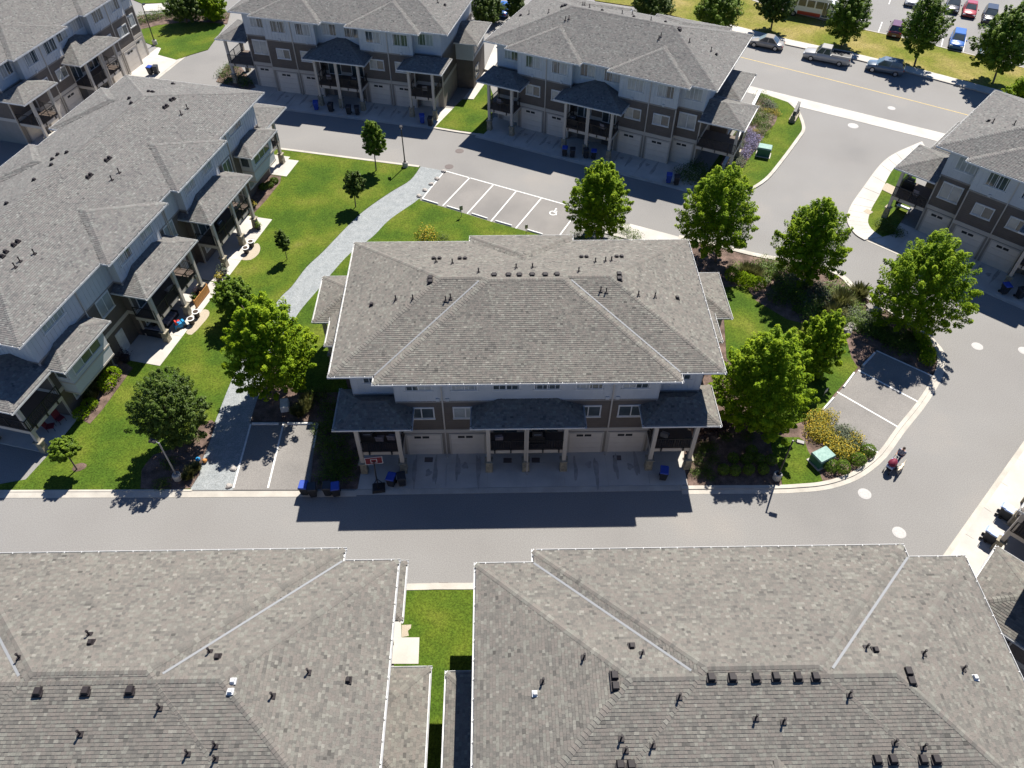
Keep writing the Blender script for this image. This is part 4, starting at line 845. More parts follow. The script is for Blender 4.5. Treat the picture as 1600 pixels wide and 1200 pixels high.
def shrub(name, kind, leaf, base, r, h, label, group=None, n=420, size=.13, cat='shrub', var=0):
    key = (name, kind, leaf, var); c = at(*base) if len(base) == 2 and base[1] > -9000 else base
    if key not in PROTO: Q, T = shrub_mesh(kind, 1., 1., n, size/r); PROTO[key] = nquads(name, Q, leaf, T); o = PROTO[key]
    else: o = PROTO[key].copy(); COL.objects.link(o)
    o.location = (*c, .03); o.rotation_euler = (0, 0, random.uniform(0, 6.28)); o.scale = (r, r*random.uniform(.92, 1.08), h); tag(o, label, cat, group); return o
zi = zoomed(1120, 480, 3.3333); zj = zoomed(1060, 560, 4.0); zk = zoomed(1120, 240, 3.3333)
BG = 'clipped round bushes in the bed right of the driveway'
for p in zi((88, 866), (160, 862), (235, 860), (275, 812), (215, 808), (150, 808), (80, 802), (175, 762), (30, 862)): shrub('boxwood', 'ball', 'clipped_leaf', p, .43, .78, 'clipped round green bush in the planted rows right of the main driveway', BG, 700, .085)
for i, p in enumerate(zi((585, 842), (648, 850), (728, 812), (780, 765))): shrub('boxwood', 'ball', 'clipped_leaf', p, .55, .85, 'round bush by the kerb near the green transformer box, %s' % ('leftmost', 'second from left', 'third from left', 'rightmost, beside the stall line')[i], 'round bushes along the kerb bend', 700, .1)
for i, p in enumerate(zi((1070, 215), (1090, 255), (1085, 290), (1060, 185))): shrub('yellow_bush', 'ball', 'maple_leaf', p, .6, .9, ('yellow green bush at the kerb below the largest maple', 'middle yellow green bush at the right kerb', 'lowest yellow green bush at the right kerb', 'topmost yellow green bush under the largest maple')[i], 'yellow green bushes at the kerb', 500, .13)
for i, p in enumerate(zk((75, 655), (125, 675), (160, 690), (205, 700))): shrub('hedge_bush', 'ball', 'maple_leaf', p, .75, 1.1, '%s bush of the short bright hedge beside the right roof of the main block' % ('first', 'second', 'third', 'last')[i], 'bright hedge by the right wing', 600, .13)
for i, (p, l, r, h) in enumerate(zip(zk((150, 630), (250, 590), (200, 640), (300, 610), (500, 700), (560, 760), (620, 720), (640, 790), (600, 850), (735, 745), (470, 770), (700, 850), (660, 840), (760, 880), (720, 900), (820, 920), (880, 960), (930, 1010), (990, 950), (400, 740), (330, 760)), ['tuft_leaf', 'box_leaf', 'tuft_leaf', 'box_leaf', 'grey_leaf', 'grey_leaf', 'box_leaf', 'tuft_leaf', 'tuft_leaf', 'tuft_leaf', 'grey_leaf', 'grey_leaf', 'grey_leaf', 'grey_leaf', 'dark_leaf', 'dark_leaf', 'dark_leaf', 'dark_leaf', 'dark_leaf', 'dark_leaf', 'dark_leaf'], [1, 1.3, .9, 1.2, 1.1, 1.2, 1.5, 1.4, 1.2, 1.2, 1.1, 1., 1.1, 1.1, 1.2, 1.2, 1.2, 1.2, 1.1, 1.3, 1.3], [1., 1.1, .9, 1, .9, 1, 1.1, 1.3, 1.1, 1.1, .8, .9, .9, .9, 1, 1, 1, 1, .9, .9, .9])):
    kd = 'tuft' if l == 'tuft_leaf' else 'mound'
    shrub('ornamental_grass' if kd == 'tuft' else 'low_shrub', kd, l, p, r, h, {'tuft_leaf': 'spiky straw green grass clump in the island bed', 'grey_leaf': 'grey green mound shrub in the island bed', 'box_leaf': 'fresh green low shrub along the island kerb', 'dark_leaf': 'dark shrub in the shade of the island maples'}[l], 'island bed '+{'tuft_leaf': 'grasses', 'grey_leaf': 'grey mounds', 'box_leaf': 'green shrubs', 'dark_leaf': 'dark shrubs'}[l], 420 if kd == 'tuft' else 520, .09 if kd == 'tuft' else .15)
for p in ((1190, 424), (1206, 431), (1226, 441), (1148, 422), (1300, 462), (1320, 471), (1337, 481), (1290, 500), (1310, 510), (1327, 496), (1345, 501), (1356, 516), (1370, 521), (1250, 470), (1268, 481), (1236, 456), (1218, 421), (1262, 492), (1278, 470)): shrub('leafy_perennial', 'mound', 'clipped_leaf', p, random.uniform(.7, 1.2), random.uniform(.6, 1.1), 'leafy green perennial in the middle of the island bed', 'leafy perennials of the island bed', 520, .15, 'plant')
for p in ((1440, 540), (1432, 548), (1420, 545), (1408, 538), (1395, 532), (1447, 556), (1425, 530), (1380, 528)): shrub('low_shrub', 'mound', 'box_leaf', p, .85, .8, 'green shrub between the largest maple and the right stalls', 'green shrubs above the right stalls', 500, .15)
for p in ((1160, 430), (1172, 420), (1195, 440), (1215, 452), (1240, 432), (1256, 444), (1282, 452), (1283, 486), (1300, 488), (1316, 456), (1340, 492), (1362, 500), (1375, 510), (1385, 518), (1230, 470), (1245, 484), (1208, 462)): shrub('ground_cover_plant', 'mound', random.choice(('clipped_leaf', 'grey_leaf', 'box_leaf')), p, random.uniform(.55, .85), random.uniform(.3, .5), 'low ground cover plant on the island bed mulch', 'ground cover plants of the island bed', 420, .14, 'plant', 1)
# yellow flower bed and tall blue-grey perennials beside it
for p in zj((845, 400), (880, 380), (860, 450), (900, 440), (920, 480), (950, 520), (890, 500), (985, 560), (1010, 595), (1040, 560), (1065, 600), (930, 375), (840, 480), (965, 575), (1100, 520)): shrub('yellow_flower_clump', 'mound', 'yellow_flower', p, .85, .8, 'clump of yellow daisy flowers behind the green transformer box', 'yellow flower clumps', 520, .12, 'flowers')
for p in zj((980, 460), (1030, 470), (1070, 490), (1010, 510), (1110, 540), (1060, 540)): shrub('catmint_clump', 'mound', 'grey_leaf', p, .8, .7, 'grey green flower clump between the yellow flowers and the stall', 'grey flower clumps', 420, .12, 'flowers')
for p in zj((1030, 630), (1110, 560)): shrub('low_shrub', 'mound', 'box_leaf', p, .5, .5, 'loose green bush in front of the yellow flowers', 'loose bushes before the yellow flowers', 500, .14)
# dark planting right of the main driveway and under the big maple
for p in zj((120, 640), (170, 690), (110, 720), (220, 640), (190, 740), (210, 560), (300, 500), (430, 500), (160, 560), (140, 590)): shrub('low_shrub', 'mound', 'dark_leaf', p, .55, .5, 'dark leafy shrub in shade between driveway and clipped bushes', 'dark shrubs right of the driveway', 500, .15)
for p in ((1098, 660), (1118, 668), (1085, 676)): shrub('red_leaf_shrub', 'mound', 'red_leaf', p, 1., 1.5, 'dark red leafed shrub at the right corner of the main block', 'dark red shrubs', 520, .16)
# dark planting left of the main driveway
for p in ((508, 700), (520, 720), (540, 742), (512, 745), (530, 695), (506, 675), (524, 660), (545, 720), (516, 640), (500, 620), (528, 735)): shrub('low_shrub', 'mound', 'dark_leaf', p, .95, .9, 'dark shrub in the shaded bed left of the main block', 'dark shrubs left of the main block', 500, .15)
for p in ((482, 628), (478, 640), (468, 648)): shrub('ornamental_grass', 'tuft', 'tuft_leaf', p, .8, .7, 'dry grass tuft in the sunny corner behind the left stalls', 'dry tufts behind the left stalls', 420, .09)
za = zoomed(0, 480, 3.3333)
for i, p in enumerate(za((590, 370), (565, 415))): shrub('patio_bush', 'ball', 'maple_leaf', p, .75, 1., ('upper', 'lower')[i]+' bright green bush in the bed under the bay window', 'bright bushes under the bay window', 520, .14)
for i, p in enumerate(za((475, 522), (432, 570))): shrub('patio_bush', 'ball', 'maple_leaf', p, .62, .8, ('larger', 'smaller')[i]+' green bush near the corner of the red chair patio', 'bushes near the red chair patio', 520, .14)
for i, p in enumerate(za((505, 425), (550, 350), (487, 475))): shrub('ornamental_grass', 'tuft', 'tuft_leaf', p, .8, .95, ('brownish grass tuft in the middle of the bay window bed', 'brownish grass tuft against the wall above the bright bushes', 'small brownish tuft in the bay window bed')[i], 'brown tufts in the bay window bed', 420, .09)
for p in za((1000, 865), (985, 890), (1020, 850)): shrub('ornamental_grass', 'tuft', 'tuft_leaf', p, .6, .55, 'straw coloured grass tuft beside the gravel path entrance', 'straw tufts by the path entrance', 420, .09)
for p in za((850, 930), (880, 820), (930, 700), (1000, 690)): shrub('low_shrub', 'mound', 'dark_leaf', p, .7, .6, 'low dark shrub under the pear tree by the left lamp', 'low dark shrubs under the pear tree', 500, .15)
for i, p in enumerate(zoomed(0, 0, 3.3333)((1375, 985), (1405, 975), (1430, 955))): shrub('patio_bush', 'ball', 'box_leaf', p, .45, .6, ('first', 'second', 'third')[i]+' small bush in the bed at the far bay of the long left block', 'small bushes at the far bay', 520, .14)
shrub('yellow_shrub', 'mound', 'yellow_flower', (667, 371), 1.2, 1.3, 'bright yellow shrub at the back wall of the main block', None, 620, .14)
shrub('low_shrub', 'mound', 'box_leaf', (692, 374), .8, .7, 'small green shrub right of the yellow one behind the main roof', None, 500, .15)
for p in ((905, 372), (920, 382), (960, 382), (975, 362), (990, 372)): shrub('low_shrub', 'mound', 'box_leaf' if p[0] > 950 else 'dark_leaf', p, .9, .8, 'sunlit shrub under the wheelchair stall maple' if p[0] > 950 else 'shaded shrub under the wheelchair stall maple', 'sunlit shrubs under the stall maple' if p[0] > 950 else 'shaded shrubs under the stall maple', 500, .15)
zc = zoomed(1140, 140, 7.5)
for p in zc((210, 520), (240, 570), (250, 640), (190, 660), (200, 740), (160, 790), (290, 600), (270, 690)): shrub('lavender_clump', 'mound', 'lavender', p, .85, .9, 'soft purple flower clump near the upper green utility box', 'purple flower clumps', 520, .12, 'flowers')
for p in zc((420, 265), (470, 265), (530, 265), (300, 510), (545, 300)): shrub('yellow_flower_clump', 'mound', 'yellow_flower', p, .6, .5, 'yellow flower clump in the street corner bed', 'yellow clumps in the street corner bed', 520, .12, 'flowers')
for p in zc((370, 100), (400, 150), (320, 250), (260, 330), (360, 340), (430, 340), (420, 420), (300, 380), (380, 440), (230, 400), (380, 520), (130, 550), (100, 660), (60, 690)): shrub('low_shrub', 'mound', 'box_leaf', p, .95, .9, 'green shrub in the bed along the top centre block', 'green shrubs along the top centre block', 500, .15)
for p in zc((80, 830), (40, 900), (110, 880), (450, 200), (480, 230)): shrub('low_shrub', 'mound', 'grey_leaf', p, .95, .9, 'silvery grey shrub in the bed along the top centre block', 'silvery shrubs along the top centre block', 520, .15)
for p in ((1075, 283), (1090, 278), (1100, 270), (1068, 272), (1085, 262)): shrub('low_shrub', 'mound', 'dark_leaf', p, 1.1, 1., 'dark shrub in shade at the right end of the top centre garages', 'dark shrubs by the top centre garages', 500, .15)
for p in ((350, 118), (362, 108), (372, 122), (385, 132), (358, 128)): shrub('low_shrub', 'mound', 'box_leaf' if p[0] == 372 else 'dark_leaf', p, 1.1, 1., 'bush at the left corner of the top edge block', 'bushes at the left corner of the top edge block', 500, .15)
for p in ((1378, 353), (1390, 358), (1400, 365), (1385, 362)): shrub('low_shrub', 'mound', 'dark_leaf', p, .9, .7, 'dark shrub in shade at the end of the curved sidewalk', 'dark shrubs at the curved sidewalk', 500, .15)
for p in ((225, 34), (240, 30), (255, 27), (275, 26), (310, 26), (345, 28)): shrub('low_shrub', 'mound', 'box_leaf' if p[0] in (255, 275) else 'dark_leaf', p, 1.3, 1.2, 'shrub in the far bed of the upper left lawn', 'shrubs in the far upper left bed', 500, .15)
# ------------------------------------------------------------------ street furniture
def lamp(base, head_dir, h, label, m='black_metal'):
    g = at(*base); e = empty('street_lamp', (*g, 0), head_dir, label, 'street lamp', 'black lamp posts on concrete footings')
    mb = MB(); mb.lathe([(.3, 0), (.3, .55), (.26, .62)], n=14); mb.build('footing', 'concrete', e)
    mb = MB(); mb.box(-.16, .16, -.16, .16, .62, .66); mb.tube([(0, 0, .64), (0, 0, h)], [.07, .055], 10); mb.tube([(0, 0, h-.05), (.3, 0, h+.02)], .035, 8); mb.build('post', m, e)
    mb = MB(); mb.box(.2, .75, -.17, .17, h-.03, h+.09, 0, .04); o = mb.build('lamp_head', 'black_metal', e)
    mb = MB(); mb.box(.28, .68, -.12, .12, h-.045, h-.032); mb.build('lens', 'vent_light', o)
lamp((1213, 748), R(-20), 4.4, 'black lamp post on a concrete footing in front of the clipped round bushes')
lamp((279, 749), R(160), 4.2, 'black lamp post on a concrete footing beside the pear tree at the kerb', 'grey_metal')
lamp((633.5, 261), R(100), 4.4, 'black lamp post at the far end of the gravel path by the stalls')
lamp((243, 70), R(90), 5.0, 'dark lamp post by the sunlit garages in the upper left corner')
def bin_(base, lid, body, label, rz=0., z=.05, group='wheeled bins'):
    g = at(*base); e = empty('wheelie_bin', (*g, z), rz, label, 'bin', group)
    mb = MB(); mb.hexa([(-.22, -.25, .1), (.22, -.25, .1), (.22, .2, .1), (-.22, .2, .1), (-.29, -.33, .98), (.29, -.33, .98), (.29, .3, .98), (-.29, .3, .98)]); mb.box(-.3, .3, -.36, .32, .92, .99); mb.build('body', body, e)
    mb = MB(); mb.hexa([(-.31, -.38, .99), (.31, -.38, .99), (.31, .34, .99), (-.31, .34, .99), (-.27, -.33, 1.06), (.27, -.33, 1.06), (.27, .3, 1.09), (-.27, .3, 1.09)]); mb.tube([(-.25, .38, .99), (.25, .38, .99)], .025, 6); mb.build('lid', lid, e)
    for s in (-1, 1): mb = MB(); mb.tube([(s*.26, .27, .11), (s*.2, .27, .11)], .11, 10); mb.build('wheel', 'rubber', e)
bl, dk = 'bin_blue', 'bin_dark'
for b, l, d, lab in (((613, 758), bl, dk, 'blue lidded bin beside the basketball hoop on the main driveway'), ((629, 757), dk, dk, 'dark bin right of the blue one near the basketball hoop'),
    ((478, 771), bl, dk, 'blue lidded bin at the kerb, leftmost of the four near the stalls'), ((491, 774), dk, dk, 'dark bin beside the leftmost blue bin near the stalls'),
    ((514, 772), dk, dk, 'dark bin left of the right hand blue bin near the driveway corner'), ((527, 773), bl, dk, 'blue lidded bin at the left corner of the main driveway'),
    ((1035, 748), bl, dk, 'single blue lidded bin at the right end of the main driveway'),
    ((495, 172), bl, bl, 'blue bin by the left porch post of the top edge block'), ((518, 175), dk, dk, 'black bin with pale lid mark under the top edge porch'), ((546, 179), dk, dk, 'left dark bin of the pair under the middle top edge porch'), ((559, 180), dk, dk, 'right dark bin of the pair under the middle top edge porch'),
    ((660, 193), bl, bl, 'blue bin at the right porch corner of the top edge block'), ((673, 197), dk, dk, 'dark bin beside the white post of the top edge block'),
    ((882, 244), bl, dk, 'blue lidded bin left under the middle porch of the top centre block'), ((894, 246), dk, dk, 'dark bin beside the blue one under the top centre porch'), ((915, 247), dk, dk, 'dark bin behind the crown of the wheelchair stall maple'), ((927, 249), bl, dk, 'blue bin just above the wheelchair stall maple crown'),
    ((1044, 286), bl, bl, 'blue bin on the right apron of the top centre block'), ((1056, 289), dk, dk, 'dark bin right of the blue one on the top centre apron'),
    ((1566, 459), bl, dk, 'blue lidded bin in shade beside the largest maple, right garages'), ((1590, 466), dk, dk, 'dark bin near the right edge in the shade of the right garages'),
    ((237, 117), bl, dk, 'pale blue sunlit bin on the upper left white apron'), ((246, 116), dk, dk, 'dark sunlit bin on the upper left white apron')):
    bin_(b, l, d, lab, R(random.uniform(-15, 15)))
for i, b in enumerate(((1563, 806), (1569, 811), (1539, 843), (1546, 848))): bin_(b, 'pale_blue', dk, ('left', 'right')[i % 2]+' bin of the '+('upper' if i < 2 else 'lower')+' pair on the pale walk at the right edge', R(47), .06)
def transformer(base, rz, w_, d_, h, label):
    g = at(*base); e = empty('utility_box', (*g, .04), rz, label, 'utility box'); a, b = w_/2, d_/2
    mb = MB(); mb.box(-a-.1, a+.1, -b-.1, b+.1, 0, .09); mb.build('pad', 'concrete', e)
    mb = MB(); mb.box(-a, a, -b, b, .09, h*.86); mb.build('cabinet', 'green_box', e)
    mb = MB(); mb.box(-a-.04, a+.04, -b-.04, b+.04, h*.86, h, 0, .05); mb.build('lid', 'pale_green', e)
    for s in (-1, 1): mb = MB(); mb.box(s*a*.5-a*.42, s*a*.5+a*.42, -b-.02, -b, .16, h*.8); mb.build('door', 'green_box', e)
transformer((1281, 722), R(28), 1.35, 1.0, .95, 'dark green transformer box with pale mint lid by the yellow flowers')
transformer((1192, 243), R(-20), 1.4, 1.0, 1.1, 'green transformer box on the lawn right of the purple flowers')
mb = MB(); mb.box(-.32, .32, -.5, .5, 0, .5, 0, .03); mb.box(-.3, .3, -.48, .0, .5, .53); mb.box(-.3, .3, .02, .48, .5, .53); tag(mb.build('utility_pedestal', 'paint_white', loc=(*at(446, 637), .04), rz=R(12)), 'low pale utility lid box in the mulch under the path maple', 'utility box')
# entrance monument
g = at(1240, 186); e = empty('monument_sign', (*g, .06), R(62), 'dark slate entrance monument leaning over the street corner lawn', 'sign')
mb = MB(); mb.box(-1.15, 1.15, -.38, .38, 0, .35); mb.build('plinth', 'stone', e)
mb = MB(); mb.hexa([(-.85, -.2, .35), (.85, -.2, .35), (.85, .2, .35), (-.85, .2, .35), (-.8, -.16, 1.25), (.78, -.16, 1.75), (.78, .16, 1.75), (-.8, .16, 1.25)]); mb.build('slab', 'sign_slate', e)
for s in (-1, 1): mb = MB(); mb.box(s*.98-.14, s*.98+.14, -.28, .28, .35, .8, 0, .04); mb.build('block', 'stone', e)
# little signs on posts
def signpost(base, h, w_, hh, label, z=.07, m='sign_face', rz=0.):
    g = at(*base); e = empty('sign_post', (*g, z), rz, label, 'sign'); mb = MB(); mb.tube([(0, 0, 0), (0, 0, h)], .03, 6); mb.build('post', 'grey_metal', e)
    mb = MB(); mb.box(-w_/2, w_/2, -.05, -.03, h-hh, h); mb.build('sign_plate', m, e)
signpost((721, 339), 1.25, .34, .5, 'small parking sign post at the third stall by the triangular lawn', rz=R(20), m='grey_metal'); signpost((822, 367), 1.15, .3, .45, 'small parking sign post at the wheelchair stall', rz=R(20), m='grey_metal')
signpost((1286, 620), .9, .4, .4, 'little pale sign on a short post by the right stalls', rz=R(40)); signpost((1285, 37), 2.6, .5, .7, 'white sign on a tall post in front of the small bus', .1, 'white_trim', R(60))
# stones
def stone(base, r, label, group, m='boulder_white', z=.03):
    mb = MB(); n = 8; prof = [(.6, -.1), (1, .1), (.95, .4), (.55, .68), (.1, .76)]
    vs = [(r*a*(1+.25*math.sin(3*j+i*2+r*50))*math.cos(2*math.pi*j/n), r*a*(1+.25*math.cos(2*j+i+r*70))*math.sin(2*math.pi*j/n), r*zz_) for i, (a, zz_) in enumerate(prof) for j in range(n)]
    mb.add(vs, [(i*n+j, i*n+(j+1) % n, (i+1)*n+(j+1) % n, (i+1)*n+j) for i in range(4) for j in range(n)]+[tuple(4*n+j for j in range(n))]); g = at(*base)
    tag(mb.build('boulder', m, loc=(*g, z), rz=random.uniform(0, 6)), label, 'rock', group)
for i, b in enumerate(((693.4, 268.5), (683, 280), (674, 288.5), (664, 298), (654.5, 307))): stone(b, .26, ('topmost', 'second', 'middle', 'fourth', 'lowest')[i]+' boulder of the row between gravel path and five stalls', 'boulders along the five stalls', 'rock', .04)
stone((365.5, 733.5), .24, 'upper small boulder at the edge of the left stalls', 'boulders at the left stalls', 'rock', .04); stone((358.5, 760.5), .24, 'lower small boulder at the edge of the left stalls', 'boulders at the left stalls', 'rock', .04)
for i, p in enumerate(zk((820, 815), (840, 790), (700, 905), (640, 880), (680, 925))): stone(p, (.75, .55, .45, .35, .4)[i], ('flat pale boulder in the island bed left of the largest maple', 'boulder behind the flat pale one in the island bed', 'middle boulder of the island bed', 'small boulder in the island bed', 'lowest boulder of the island bed')[i], 'boulders in the island bed', 'rock')
for i, p in enumerate(za((1035, 800), (1070, 808))): tag((lambda m_: (m_.lathe([(.06, 0), (.16, .07), (.18, .17), (.11, .27), (.03, .29)], n=10), m_)[1])(MB()).build('garden_ball', ('toy_blue', 'wood_orange')[i], loc=(*at(*p), .06)), ('blue garden ornament ball', 'small rusty garden ornament ball')[i]+' beside the gravel path', 'ornament')
# basketball hoop
g = at(592, 762); e = empty('basketball_hoop', (*g, .05), R(8), 'portable basketball hoop with red backboard on the main driveway', 'basketball hoop')
mb = MB(); mb.box(-.45, .45, -.5, .35, 0, .16, 0, .08); mb.build('base', 'black', e)
mb = MB(); mb.tube([(0, -.2, .1), (0, -.15, 1.6), (0, .25, 2.7)], .05, 8); mb.tube([(-.3, .25, .12), (0, -.12, 1.2)], .025, 6); mb.tube([(.3, .25, .12), (0, -.12, 1.2)], .025, 6); mb.build('pole', 'black_metal', e)
mb = MB(); mb.box(-.6, .6, .3, .34, 2.35, 3.1); bk = mb.build('backboard', 'red_cloth', e)
mb = MB(); [mb.box(*q) for q in ((-.6, .6, .285, .3, 3.06, 3.1), (-.6, .6, .285, .3, 2.35, 2.39), (-.6, -.56, .285, .3, 2.39, 3.06), (.56, .6, .285, .3, 2.39, 3.06), (-.22, .22, .285, .3, 2.86, 2.9), (-.22, .22, .285, .3, 2.5, 2.54), (-.22, -.18, .285, .3, 2.54, 2.86), (.18, .22, .285, .3, 2.54, 2.86))]; mb.build('backboard_line', 'white_trim', bk, kind='stuff')
mb = MB(); rg = [(.23*math.cos(x), .58+.23*math.sin(x), 2.5) for x in np.linspace(0, 2*math.pi, 17)]; mb.tube(rg, .018, 5); mb.build('rim', 'taillight', e)
mb = MB()
for x in np.linspace(0, 2*math.pi, 11)[:-1]:
    for dd in (.31, -.31): mb.tube([(.22*math.cos(x), .58+.22*math.sin(x), 2.5), (.14*math.cos(x+dd), .58+.14*math.sin(x+dd), 2.1)], .006, 3)
mb.build('net', 'white_trim', e, kind='stuff')
# ------------------------------------------------------------------ vehicles
def car(base, rz, label, paint_m, L=4.6, W=1.82, H=1.48, hood=.27, trunk=.16, kind='sedan', z=.0, belt=.9, group=None):
    """x forward. one lofted body, separate glass, wheels and lamps"""
    e = empty('parked_car', (*at(*base), z), rz, label, 'pickup truck' if kind == 'pickup' else 'car', group)
    hl, w2 = L/2, W/2; mb = MB(); xs = np.array([-1, -.97, -.9, -.7, -.35, 0, .3, .45, .7, .9, .97, 1.])*hl
    tail = belt-(.06 if kind == 'sedan' else -.05); hd = belt-.12
    zt = np.array([tail-.25, tail-.08, tail, tail+.02, belt+.02, belt+.02, belt, belt-.02, hd+.03, hd-.04, hd-.14, hd-.3]); ww = np.array([.78, .88, .95, .99, 1, 1, 1, 1, .99, .94, .86, .74])*w2; zb = np.array([.42, .3, .25, .22, .22, .22, .22, .22, .22, .24, .3, .4])
    n = 9; vs = []
    for x, t_, w_, b_ in zip(xs, zt, ww, zb):
        m_ = b_+(t_-b_)*.55
        for y, q in ((-.8, b_), (-.97, b_+.12), (-1, m_), (-.94, t_-.05), (-.82, t_), (0, t_+.035), (.82, t_), (.94, t_-.05), (1, m_), (.97, b_+.12), (.8, b_)): vs.append((x, y*w_, q))
    n = 11; N = len(xs); fs = [(i*n+j, (i+1)*n+j, (i+1)*n+(j+1) % n, i*n+(j+1) % n) for i in range(N-1) for j in range(n)]+[tuple(range(n)), tuple((N-1)*n+j for j in range(n-1, -1, -1))]
    mb.add(vs, fs); body = mb.build('body', paint_m, e, smooth=True)
    for f in body.data.polygons: f.use_smooth = len(f.vertices) == 4
    x1 = hl-L*hood; 
    if kind == 'sedan': x0 = -hl+L*trunk; r1, r0 = x1-.85, x0+.75
    elif kind == 'suv': x0 = -hl+.12; r1, r0 = x1-.75, x0+.45
    else: x0 = -.45; r1, r0 = x1-.65, x0+.12
    zb_, wb, wr = belt-.02, w2*.9, w2*.72
    P = [(x0, -wb, zb_), (x1, -wb, zb_), (x1, wb, zb_), (x0, wb, zb_), (r0, -wr, H), (r1, -wr, H), (r1, wr, H), (r0, wr, H)]
    mb = MB(); mb.hexa(P); mb.box(r0-.02, r1+.02, -wr-.01, wr+.01, H-.012, H+.03, 0, .04); mb.build('cabin', paint_m, e)
    lerp = lambda a, b, t_: tuple(a[i]+(b[i]-a[i])*t_ for i in range(3))
    def glass(name, a, b, c, d, m=.07, t0=.08, t1=.9, n=(0, 0, 0)):
        bl_, br_ = lerp(a, b, m), lerp(a, b, 1-m); tl_, tr_ = lerp(d, c, m), lerp(d, c, 1-m); q = [lerp(bl_, tl_, t0), lerp(br_, tr_, t0), lerp(br_, tr_, t1), lerp(bl_, tl_, t1)]
        u_ = Vector(q[1])-Vector(q[0]); v_ = Vector(q[3])-Vector(q[0]); nn = u_.cross(v_).normalized()*.012
        mb = MB(); mb.hexa([tuple(Vector(p)-nn) for p in q]+[tuple(Vector(p)+nn) for p in q]); mb.build(name, 'glass', e)
    glass('windscreen', P[1], P[2], P[6], P[5]); glass('rear_window', P[3], P[0], P[4], P[7])
    xm = (r0+r1)/2
    for s, (a, b, c, d) in ((-1, (P[0], P[1], P[5], P[4])), (1, (P[2], P[3], P[7], P[6]))):
        for t0_, t1_ in ((.04, .49), (.51, .96)): glass('side_window', lerp(a, b, t0_), lerp(a, b, t1_), lerp(d, c, t1_), lerp(d, c, t0_), .05)
    if kind == 'pickup':
        mb = MB(); mb.box(-hl+.1, -.55, -w2*.84, w2*.84, belt-.02, belt+.13); mb.build('bed_cover', 'black', e); mb = MB()
        for s in (-1, 1): mb.box(-hl+.05, -.5, s*w2*.93-.07, s*w2*.93+.07, belt-.02, belt+.2)
        mb.box(-hl+.02, -hl+.1, -w2*.9, w2*.9, belt-.05, belt+.2); mb.build('bed_rail', paint_m, e)
    for x in (hl*.62, -hl*.6):
        for s in (-1, 1):
            mb = MB(); mb.tube([(x, s*(w2-.2), .34), (x, s*(w2+.015), .34)], .34, 16); wl = mb.build('wheel', 'rubber', e); mb = MB(); mb.tube([(x, s*(w2+.0), .34), (x, s*(w2+.03), .34)], .21, 12); mb.build('rim', 'rim', wl)
    for s in (-1, 1):
        mb = MB(); mb.box(hl*.93, hl*.985, s*w2*.68-.17, s*w2*.68+.17, hd-.3, hd-.14); mb.build('headlight', 'headlight', e)
        mb = MB(); mb.box(-hl*.99, -hl*.95, s*w2*.72-.15, s*w2*.72+.15, tail-.32, tail-.12); mb.build('taillight', 'taillight', e)
        mb = MB(); mb.box(x1-.25, x1-.1, s*(w2+.02), s*(w2+.02)+s*.16, belt-.02, belt+.12) if s > 0 else mb.box(x1-.25, x1-.1, s*(w2+.18), s*(w2+.02), belt-.02, belt+.12); mb.build('mirror', paint_m, e)
    for x, m_ in ((hl*.985, 'black'), (-hl*.995, 'white_trim')):
        mb = MB(); q = .45 if x > 0 else .25; mb.box(min(x, x*1.012), max(x, x*1.012), -q, q, .42, .58); mb.build('grille' if x > 0 else 'number_plate', m_, e)
    return e
st = R(180-25.5); PG = 'cars parked along the far kerb'; LG = 'cars in the parking lot'
car((1196, 73), st, 'beige sedan parked at the far kerb, leftmost of the three', 'car_beige', group=PG)
car((1290, 95), st, 'light pickup truck with dark bed parked at the far kerb', 'car_silver', 5.9, 2.0, 1.85, .24, 0, 'pickup', belt=1.12, group=PG)
car((1381, 112), st, 'slate blue crossover parked at the far kerb, rightmost of the three', 'car_slate', 4.6, 1.85, 1.65, .24, .05, 'suv', belt=1.02, group=PG)
lr = R(-25.5-90)
for b, rz, lb, m_, kd in (((1398, 52), lr+math.pi, 'dark maroon hatchback parked at the verge edge of the lot', 'car_maroon', 'suv'), ((1493, 70), lr, 'bright blue car parked nose towards the verge', 'car_blue', 'suv'), ((1513, 21), lr, 'red car in the back row of the lot beside the black one', 'car_red', 'sedan'), ((1544, 31), lr, 'black truck with roof rails in the back row, right of the red car', 'car_black', 'suv'),
    ((1487, 14), lr, 'dark car in the back row half hidden by the street tree', 'car_black', 'sedan'), ((1424, 4), lr, 'silver car at the top edge of the lot', 'car_silver', 'sedan'), ((1539, 84), lr, 'teal car hidden behind the rightmost street tree', 'car_teal', 'sedan')):
    car(b, rz, lb, m_, 4.5, 1.85, 1.6 if kd == 'suv' else 1.46, .26, .12, kd, .012, belt=1.0 if kd == 'suv' else .9, group=LG)
car((790, 20), R(70), 'blue car parked in the gap between the two top blocks', 'car_blue', group=None)
# small bus
e = empty('shuttle_bus', (*at(1268, 26), .012), R(-25.5), 'white shuttle bus with red skirt stripe at the top edge behind the verge', 'bus')
mb = MB(); mb.box(-3.6, 2.3, -1.15, 1.15, .5, 2.95, 0, .0); mb.box(-3.55, 2.2, -1.05, 1.05, 2.95, 3.05, 0, .08); mb.build('body', 'bus_white', e)
mb = MB(); mb.hexa([(2.3, -1.05, .45), (4.0, -.95, .45), (4.0, .95, .45), (2.3, 1.05, .45), (2.3, -1.05, 1.5), (3.9, -.9, 1.25), (3.9, .9, 1.25), (2.3, 1.05, 1.5)]); mb.hexa([(2.3, -1., 1.5), (3.3, -.95, 1.35), (3.3, .95, 1.35), (2.3, 1., 1.5), (2.3, -1., 2.5), (2.6, -.9, 2.4), (2.6, .9, 2.4), (2.3, 1., 2.5)]); mb.build('cab', 'bus_white', e)
